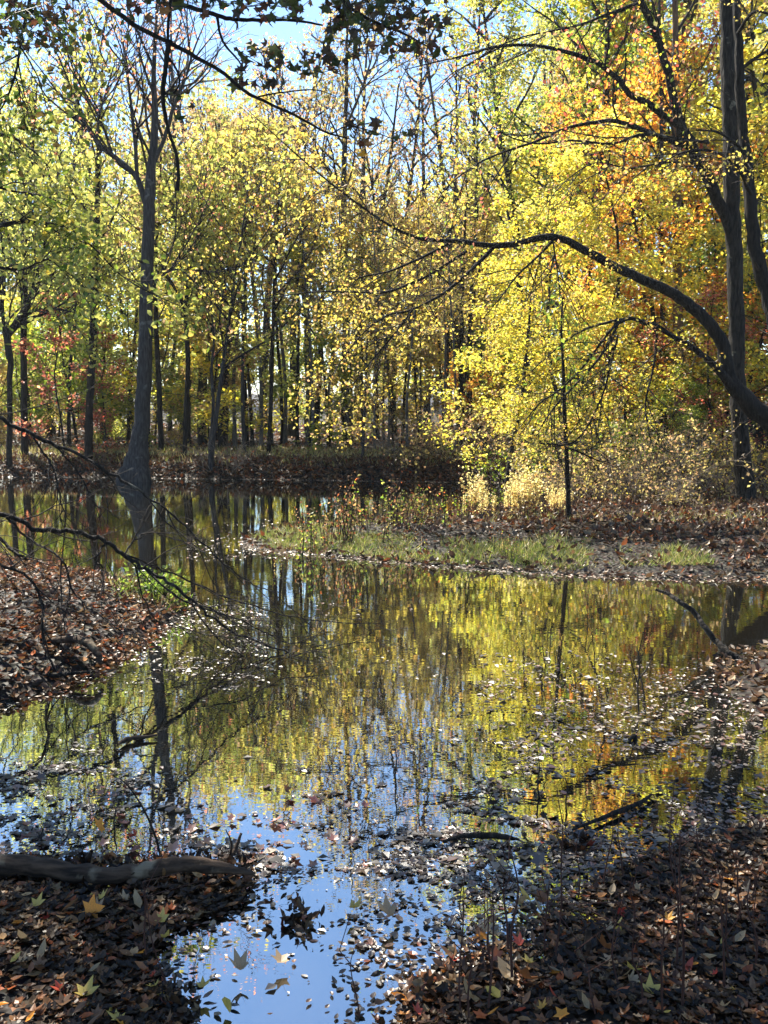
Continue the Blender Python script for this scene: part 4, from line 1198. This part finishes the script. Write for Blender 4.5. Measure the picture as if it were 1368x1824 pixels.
def put_weed(name, protos, px, py, sc, label, cat, group):
    p = gp(px, py, .22)
    wm, cm, h0 = protos[rng.integers(len(protos))]
    e = empty(name, (p[0], p[1], gz(p[0], p[1])), rng.random() * 6.28)
    e.scale = (sc, sc, sc)
    link('stem', wm, e); link('foliage', cm, e)
    tag(e, label, cat, group)


for k in range(26):
    put_weed('plumed_weed', WP, 828 + 140 * rng.random() + rng.normal() * 8, 900 + 22 * rng.random(), .5 + .75 * rng.random(), 'sunlit pale yellow plumed weed in the clump at the back of the peninsula', 'weed', 'sunlit plumed weeds')
for k in range(12):
    put_weed('plumed_weed', WP, 965 + 50 * rng.random(), 905 + 8 * rng.random(), .4 + .25 * rng.random(), 'short pale yellow weed trailing off from the sunlit plumed clump', 'weed', 'short plumed weeds')
for k in range(52):
    px = 520 + 320 * rng.random()
    put_weed('weed_plant', WB, px, 950 - (px - 520) * .11 + 8 * rng.normal(), .65 + .65 * rng.random() ** 1.5, 'thin brownish green weed standing on the back edge of the grassy peninsula', 'weed', 'weeds along the peninsula')
for k in range(14):
    put_weed('weed_plant', WB, 470 + 500 * rng.random(), 962 + 14 * rng.random(), .35 + .35 * rng.random(), 'low weed poking out of the grass strip on the peninsula', 'weed', 'low weeds in the grass')


# bramble thicket and bare shrubs
def shrub(name, label, px, py, Y, n, L, mat, palette=None, per=0, spread=.5, leaf=.06, arch=-.10, width=1.0):
    p = at(px, py, Y); x, y = p[0], p[1]
    e = empty(name, (x, y, gz(x, y)))
    W, tips = Wood(), []
    for k in range(n):
        a = rng.random() * 2 * pi
        rad = spread * math.sqrt(rng.random()) * width
        P = wander((rad * cos(a) * 1.0, rad * sin(a) * .6, -.05), (cos(a) * .5 + rng.normal() * .3, sin(a) * .5 + rng.normal() * .3, 1.0), L * (.5 + .7 * rng.random()), 8, .14, arch)
        r = np.linspace(.008, .002, 9)
        W.tube(P, r, 4)
        sprout(W, P, r, [dict(n=7, len=L * .33, ang=.7, wob=.2, grav=-.03, r=.004, rmin=.0018, sides=3), dict(n=3, len=L * .14, ang=.7, wob=.2, r=.002, rmin=.0015, sides=3, seg=2)], tips, .2)
    W.build('stems' if n > 18 else 'sparse_stems', mat, e)  # either way the mesh holds the shrub's woody stems
    if palette is not None:
        Lv = Leaves(); Lv.add(tip_points(tips, per, .04), leaf, palette, T_DIAMOND, .4)
        Lv.build('foliage', M_LEAF, e)
    return tag(e, label, 'shrub')


shrub('bramble_thicket', 'tangled bare bramble thicket at the foot of the lichened trunk', 1150, 890, 15.2, 46, 1.5, M_PALETWIG, OLIVE, 1, .9, .05)
shrub('bramble_thicket', 'smaller tangled thicket just behind the thin dark sapling', 1065, 885, 15.8, 30, 1.2, M_PALETWIG, OLIVE, 1, .6, .05)
shrub('bramble_thicket', 'tangled twiggy thicket beyond the lichened trunk', 1330, 890, 16.4, 36, 1.6, M_PALETWIG, GOLD, 1, .9, .05)
shrub('bare_shrub', 'bare pale arching shrub hanging over the far bank', 745, 815, 23.0, 26, 1.8, M_PALETWIG, None, 0, .7)
shrub('bare_shrub', 'dense grey twiggy shrub at the shaded end of the far bank', 850, 815, 22.6, 34, 1.9, M_TWIG, OLIVE, 1, 1.0, .08)
shrub('bare_shrub', 'low pale root-like shrub at the foot of the leaning bank tree', 400, 818, 22.8, 16, 1.1, M_PALETWIG, None, 0, .6)
shrub('bare_shrub', 'grey brushwood heaped between bank weeds and yellow maple', 950, 840, 21.0, 26, 1.3, M_TWIG, GREEN, 1, .8, .07)
shrub('bare_shrub', 'grey brushwood on the bank beside the arching bare shrub', 665, 826, 22.7, 16, .55, M_TWIG, None, 0, 1.0)
shrub('leafy_plant', 'bright green leafy plant at the tip of the leaf-covered bank', 275, 1068, 8.0, 16, .28, M_TWIG, pal((.10, .15, .02), (.16, .20, .03), (.06, .10, .015)), 1, .20, .04)


# ------------------------------------------------------------------ logs, sticks, roots
def stick(name, label, cat, pts, mat, sides=8, rough=.08, cap=True, group=None, twigs=None):
    P, r = px_path(pts, 5, .10)
    c = P.mean(0)
    W = Wood(); W.tube(P - c, r, sides, rough, cap=cap)
    if twigs:
        for q in twigs:
            P2, r2 = px_path(q, 4, .1); W.tube(P2 - c, r2, 5, .05)
    o = W.build(name, mat); o.location = c
    return tag(o, label, cat, group)


def onz(px, py, z):
    """depth Y of the point seen at (px,py) at height z"""
    return gp(px, py, z)[1]


zl = .07
stick('fallen_log', 'thick weathered log lying along the edge of the near mud', 'log',
      [(x, y, onz(x, 1548 + (y - 1545) * .5, zl), wd) for x, y, wd in ((-320, 1525, 46), (-150, 1528, 42), (0, 1538, 39), (70, 1543, 36), (140, 1554, 33), (200, 1559, 30), (260, 1550, 31), (320, 1541, 33), (370, 1543, 28), (410, 1548, 18), (452, 1556, 7))], M_LOG, 20, .03, twigs=[[(150, 1550, 3.36, 16), (158, 1528, 3.33, 12), (163, 1516, 3.32, 7)], [(322, 1545, 3.38, 12), (331, 1527, 3.36, 9), (333, 1520, 3.36, 5)]])
stick('pond_stick', 'long dark stick slanting up out of the water by the peninsula', 'stick',
      [(1168, 1050, 6.75, 5), (1190, 1058, 6.7, 7), (1215, 1075, 6.6, 9), (1236, 1090, 6.6, 10), (1255, 1117, 6.5, 10), (1275, 1142, 6.45, 11), (1300, 1165, 6.35, 13), (1338, 1190, 6.3, 13)], M_BARK, 9)
stick('forked_stick', 'dead forked stick propped upright against the fallen log', 'stick',
      [(342, 1635, 3.30, 9), (360, 1592, 3.30, 10), (382, 1560, 3.32, 11), (400, 1535, 3.36, 11), (418, 1515, 3.4, 9), (430, 1484, 3.42, 5)], M_LOG, 7,
      twigs=[[(410, 1524, 3.38, 6), (412, 1500, 3.36, 4), (402, 1478, 3.36, 2)]])
stick('thin_stick', 'thin curved stick rising from the fallen log', 'stick',
      [(300, 1570, 3.36, 6), (288, 1530, 3.40, 5), (275, 1485, 3.44, 4.5), (255, 1440, 3.48, 4), (230, 1402, 3.5, 3), (212, 1386, 3.5, 2)], M_BARK, 6)
stick('short_stub', 'short pale stub of wood standing behind the fallen log', 'stick',
      [(292, 1490, 3.95, 12), (303, 1468, 3.95, 11), (315, 1446, 3.95, 9)], M_PALETWIG, 7)
stick('curled_root', 'dark curled root hooked above the leafy shallows', 'root',
      [(1118, 1345, 4.75, 8), (1128, 1340, 4.75, 9), (1132, 1320, 4.75, 9), (1128, 1310, 4.75, 8), (1120, 1325, 4.7, 5)], M_BARK, 7)
stick('broken_bough', 'dark broken bough lying flat in the shallow water', 'branch',
      [(x, y, onz(x, y, .02), wd) for x, y, wd in ((790, 1500, 5), (820, 1490, 9), (860, 1488, 13), (900, 1491, 11), (925, 1496, 4))], M_BARK, 8)
stick('sunken_bough', 'long half-sunk bough reaching toward the muddy shore', 'branch',
      [(x, y, onz(x, y, .02), wd) for x, y, wd in ((1020, 1478, 4), (1060, 1462, 7), (1100, 1446, 10), (1140, 1430, 8), (1160, 1415, 5))], M_BARK, 8)
stick('bank_root', 'thick twisted root crossing the foot of the leaf-covered bank', 'root',
      [(40, 1150, 6.3, 8), (90, 1142, 6.2, 13), (130, 1138, 6.1, 15), (155, 1145, 6.0, 16), (172, 1162, 5.95, 14), (180, 1182, 5.9, 8)], M_LOG, 9)
stick('bank_root', 'pale thin root running low along the muddy bank foot', 'root',
      [(-40, 1245, 5.55, 12), (20, 1238, 5.55, 13), (55, 1225, 5.6, 12), (75, 1212, 5.6, 7)], M_LOG, 8)
stick('bank_root', 'dark root just above the waterline below the twisted root', 'root',
      [(30, 1215, 5.75, 9), (70, 1205, 5.75, 10), (120, 1200, 5.75, 8), (160, 1196, 5.75, 4)], M_BARK, 8)
stick('drift_branch', 'thin drift branch with split end floating near the drooping twigs', 'branch',
      [(x, y, onz(x, y, .02), wd) for x, y, wd in ((210, 1326, 5), (225, 1318, 10), (245, 1314, 8), (280, 1310, 4))], M_LOG, 7)
stick('mud_stump', 'small rotten stump poking from the near mud', 'stump', [(1048, 1690, onz(1048, 1690, .05), 14), (1047, 1668, onz(1048, 1690, .05), 13), (1049, 1655, onz(1048, 1690, .05), 10)], M_LOG, 8, .15)
stick('mud_stump', 'thinner rotten stub beside the small stump', 'stump', [(1066, 1680, onz(1066, 1680, .05), 8), (1066, 1662, onz(1066, 1680, .05), 7), (1065, 1652, onz(1066, 1680, .05), 5)], M_LOG, 7, .15)

for x, yb, yt, lb in ((1138, 1268, 1150, 'thin forked twig standing in the water straight below the grass strip'), (706, 1400, 1330, 'short dark twig poking from the floating leaves mid pond'),
                      (75, 1500, 1470, 'tiny twig poking up behind the log near the frame edge'), (205, 1480, 1430, 'small dark twig standing behind the log by the thin curved stick'), (1010, 1450, 1385, 'thin dark twig sticking up near the half-sunk bough'), (960, 1420, 1340, 'leaning dark twig between the broken bough and half-sunk bough')):
    Y = onz(x, yb, 0)
    tw = [[(x, (yb + yt) / 2, Y, 3), (x + 14, (yb * .35 + yt * .65), Y + .02, 2.4), (x + 30, yt + 8, Y + .02, 1.4)], [(x - 1, yb * .6 + yt * .4, Y, 3), (x - 12, yb * .3 + yt * .7, Y, 2), (x - 16, yt + 16, Y, 1.4)]] if yb - yt > 80 else None
    stick('water_twig', lb, 'twig', [(x, yb + 6, Y, 3.6), (x - 2, yb * .66 + yt * .34, Y, 3), (x + 1, yb * .33 + yt * .67, Y + .01, 2.4), (x - 3, yt, Y + .02, 1.4)], M_TWIG, 6, .1, False, twigs=tw)

# bare reddish stems at the near shore
stems = [(1215, 1800, 1480, 7), (1205, 1720, 1390, 5), (1180, 1810, 1560, 6), (1290, 1770, 1540, 6), (1300, 1720, 1590, 5), (1345, 1730, 1560, 6), (1130, 1640, 1560, 5), (1145, 1790, 1650, 6),
         (912, 1740, 1500, 7), (905, 1690, 1560, 6), (875, 1720, 1600, 5), (990, 1700, 1450, 5), (970, 1690, 1570, 5), (820, 1800, 1590, 5), (870, 1795, 1590, 6), (835, 1810, 1680, 6), (1100, 1750, 1620, 5), (1110, 1560, 1440, 4),
         (1030, 1600, 1480, 4), (1075, 1570, 1440, 4), (1240, 1660, 1480, 5), (1320, 1640, 1500, 5), (640, 1812, 1690, 4), (295, 1750, 1600, 4), (260, 1700, 1580, 5), (1060, 1805, 1690, 5)]
for k, (px, yb, yt, wd) in enumerate(stems):
    Y = onz(px, yb, .06)
    base = at(px, yb, Y); top = at(px + rng.normal() * 14 - 6, yt, Y + rng.normal() * .05)
    P = np.array([base, base + (top - base) * .33 + rng.normal(size=3) * .006, base + (top - base) * .66 + rng.normal(size=3) * .01, top])
    P, r = smooth_path(P, np.array([1, .85, .65, .35]) * wd * Y / FPX / 2 * .8, 3)
    W = Wood(); W.tube(P - base, r, 6, .05)
    Lm = (top - base)
    for j in range(3 if wd > 4 else 1):
        t = .4 + .55 * rng.random(); p0 = Lm * t
        W.tube(np.array([p0, p0 + np.array([rng.normal() * .04, rng.normal() * .03, .06]), p0 + np.array([rng.normal() * .07, rng.normal() * .05, .13])]), [.0018, .0014, .001], 4)
    o = W.build('bare_sapling', M_REDSTEM); o.location = base
    side = 'the leafy mud by the flooded channel' if px > 800 else 'the water edge of the sky-blue channel'
    h = 'tall' if yb - yt > 200 else ('medium' if yb - yt > 130 else 'short')
    tag(o, f'{h} thin reddish bare stem growing from {side}', 'stem', f'{h} bare stems at {side}')

# ------------------------------------------------------------------ individual leaves on the near shore
COLS = {'bright orange': pal((.62, .24, .03), (.58, .3, .05)), 'deep red': pal((.42, .05, .03), (.36, .07, .04)), 'golden yellow': pal((.50, .36, .07), (.44, .32, .08)),
        'pale tan': pal((.34, .24, .14), (.28, .20, .11)), 'dull brown': pal((.15, .08, .04), (.11, .06, .03)), 'russet': pal((.26, .11, .045), (.20, .08, .03))}
LEAFMESH = {}
for cn, pl_ in COLS.items():
    for k in range(4):
        Lv = Leaves(); Lv.add(np.zeros((1, 3)), 1.0, pl_, T_STAR if k < 2 else T_OVAL, 60, jit=.15, curl=.5)
        for q in Lv.V: q[:, 2] += np.abs(q[:, 0]) * (.1, .3, .45, .3)[k] + (q[:, 1] - .3) ** 2 * (-.15, .25, -.3, .35)[k]
        LEAFMESH[cn, k] = Lv.mesh('leaf', M_LITTER)


def one_leaf(px, py, cn, size, label, group=None, tilt=None, z=None, k=None):
    p = gp(px, py, .05)
    zz = max(gz(p[0], p[1]), .006)
    p = gp(px, py, zz + .02)
    o = link('fallen_leaf', LEAFMESH[cn, int(rng.integers(4)) if k is None else k])
    o.location = (p[0], p[1], zz + .022 + (0 if tilt is None else size * .12))
    a = (rng.normal() * .28, rng.normal() * .28) if tilt is None else tilt
    o.rotation_euler = (a[0], a[1], rng.random() * 6.28)
    o.scale = (size,) * 3
    return tag(o, label, 'leaf', group)


one_leaf(148, 1628, 'bright orange', 0.053, 'bright orange star-shaped leaf standing upright on the near mud below the log', tilt=(1.0, .2), k=0)
one_leaf(208, 1654, 'deep red', 0.031, 'small vivid red leaf on the mud below the orange leaf', k=1)
one_leaf(400, 1566, 'bright orange', 0.043, 'orange leaf lying against the end of the fallen log', k=0)
one_leaf(620, 1620, 'golden yellow', 0.068, 'large pale yellow star-shaped leaf floating in the blue channel', k=0, tilt=(0, 0))
one_leaf(705, 1640, 'pale tan', 0.068, 'broad pale leaf floating beside the large yellow star-shaped leaf', k=1, tilt=(0, 0))
one_leaf(1098, 1625, 'deep red', 0.046, 'vivid red leaf standing on edge on the dark mud', tilt=(1.1, 0), k=0)
one_leaf(1185, 1745, 'pale tan', 0.068, 'pale upright star-shaped leaf among the thin stems', tilt=(1.1, .2), k=0)
one_leaf(945, 1612, 'golden yellow', 0.056, 'curled yellow leaf standing at the muddy edge of the channel', tilt=(1.2, .2), k=3)
one_leaf(910, 1618, 'bright orange', 0.031, 'small orange curled leaf next to the yellow curled leaf', k=2)
one_leaf(1016, 1688, 'golden yellow', 0.031, 'small clear yellow leaf on dark mud beside the rotten stump', k=3)
one_leaf(935, 1740, 'russet', 0.074, 'large russet leaf folded on the near mud', k=1)
one_leaf(506, 1408, 'russet', 0.050, 'rusty leaf standing up in the shallows past the log', tilt=(1.0, .2), k=0)
one_leaf(175, 1480, 'bright orange', 0.046, 'orange leaf upright in the shallows behind the log', tilt=(1.0, 0), k=0)
one_leaf(245, 1490, 'deep red', 0.046, 'dark red leaf upright in the shallows behind the log', tilt=(1.0, 0), k=1)
one_leaf(505, 1722, 'pale tan', 0.050, 'tan leaf floating alone in the blue channel', k=0, tilt=(0, 0))
one_leaf(432, 1738, 'pale tan', 0.056, 'flat tan leaf floating near the mud edge of the blue channel', k=1, tilt=(0, 0))
one_leaf(400, 1780, 'golden yellow', 0.046, 'yellowish leaf floating by the near mud in the blue channel', k=2, tilt=(0, 0))
one_leaf(352, 1765, 'golden yellow', 0.050, 'yellow leaf touching the mud edge of the blue channel', k=0, tilt=(0, 0))
one_leaf(484, 1808, 'dull brown', 0.031, 'small dark leaf floating at the near end of the blue channel', k=3, tilt=(0, 0))
names = list(COLS)
for k in range(110):
    cn = names[rng.choice(6, p=[.1, .07, .1, .2, .29, .24])]
    px, py = 300 * rng.random(), 1590 + 250 * rng.random()
    one_leaf(px, py, cn, .022 + .016 * rng.random() + .02 * rng.random() ** 5, f'{cn} fallen leaf among litter on the mud below the fallen log', f'{cn} leaves below the log')
for k in range(150):
    cn = names[rng.choice(6, p=[.07, .07, .09, .2, .32, .25])]
    px = 720 + 660 * rng.random(); py = max(1560 + 270 * rng.random(), 1790 - (px - 720) * .9)
    one_leaf(px, py, cn, .022 + .016 * rng.random() + .022 * rng.random() ** 5, f'{cn} fallen leaf among litter on the mud around the thin stems', f'{cn} leaves around the thin stems')

# litter packed against the fallen log
lg = Leaves()
Q = scatter_px(900, -20, 450, 1540, 1600)
Q = Q[np.abs(Q[:, 1] - 3.32 + .03 * Q[:, 0]) < .16 * rng.random(len(Q)) + .04]
z = ground_z(Q[:, 0], Q[:, 1])
lg.add(np.stack([Q[:, 0], Q[:, 1], np.maximum(z, 0) + .01 + .04 * rng.random(len(Q))], -1), .034, MUDLEAF * 1.2, T_OVAL, .8, curl=.8)
tag(lg.build('log_side_litter', M_LITTER), kind='stuff')
# sodden clumps of leaves
for px, py, rad, lb in ((535, 1632, .055, 'dark sodden leaf clump standing alone in the blue channel'), (770, 1768, .09, 'dark crumpled leaf clump at the tip of the mud beside the channel'),
                        (870, 1745, .07, 'dark crumpled leaf clump just inland of the mud tip'), (300, 1790, .07, 'dark leaf clump slumping off the mud below the log into the channel'), (1020, 1505, .05, 'small black leaf clump in the flooded shallows beyond the thin stems')):
    p = gp(px, py, .02)
    Lv = Leaves()
    q = rng.normal(size=(46, 3)) * np.array([rad * .7, rad * .45, rad * .4]); q[:, 2] = np.abs(q[:, 2])
    Lv.add(q, .036, np.vstack([WET * .35, WET * .6, WET * .25]), T_OVAL, .4, curl=.8)
    Lv.add(q[:12], .035, np.vstack([WET * .5, RED * .5]), T_STAR, .4, curl=.8)
    o = Lv.build('sodden_leaves', M_LITTER); o.location = (p[0], p[1], max(gz(p[0], p[1]), 0) + .004)
    tag(o, lb, 'leaf clump', kind='thing')

# ------------------------------------------------------------------ air
def haze_box(density):
    x0, x1, y0, y1, z0, z1 = -405, 405, -62, 505, -2, 40
    v = np.array([(x, y, z) for z in (z0, z1) for y in (y0, y1) for x in (x0, x1)], float)
    f = np.array([[0, 2, 3, 1], [4, 5, 7, 6], [0, 1, 5, 4], [2, 6, 7, 3], [0, 4, 6, 2], [1, 3, 7, 5]])
    m, n, l = new_mat('thin_haze')
    out = n.new('ShaderNodeOutputMaterial')
    p = n.new('ShaderNodeVolumePrincipled')
    p.inputs['Color'].default_value = (.86, .92, 1, 1)
    p.inputs['Density'].default_value = density
    p.inputs['Anisotropy'].default_value = .35
    l.new(p.outputs[0], out.inputs['Volume'])
    o = link('haze', make_mesh('haze', v, [f], m, smooth=False))
    tag(o, kind='stuff')


haze_box(.0004)
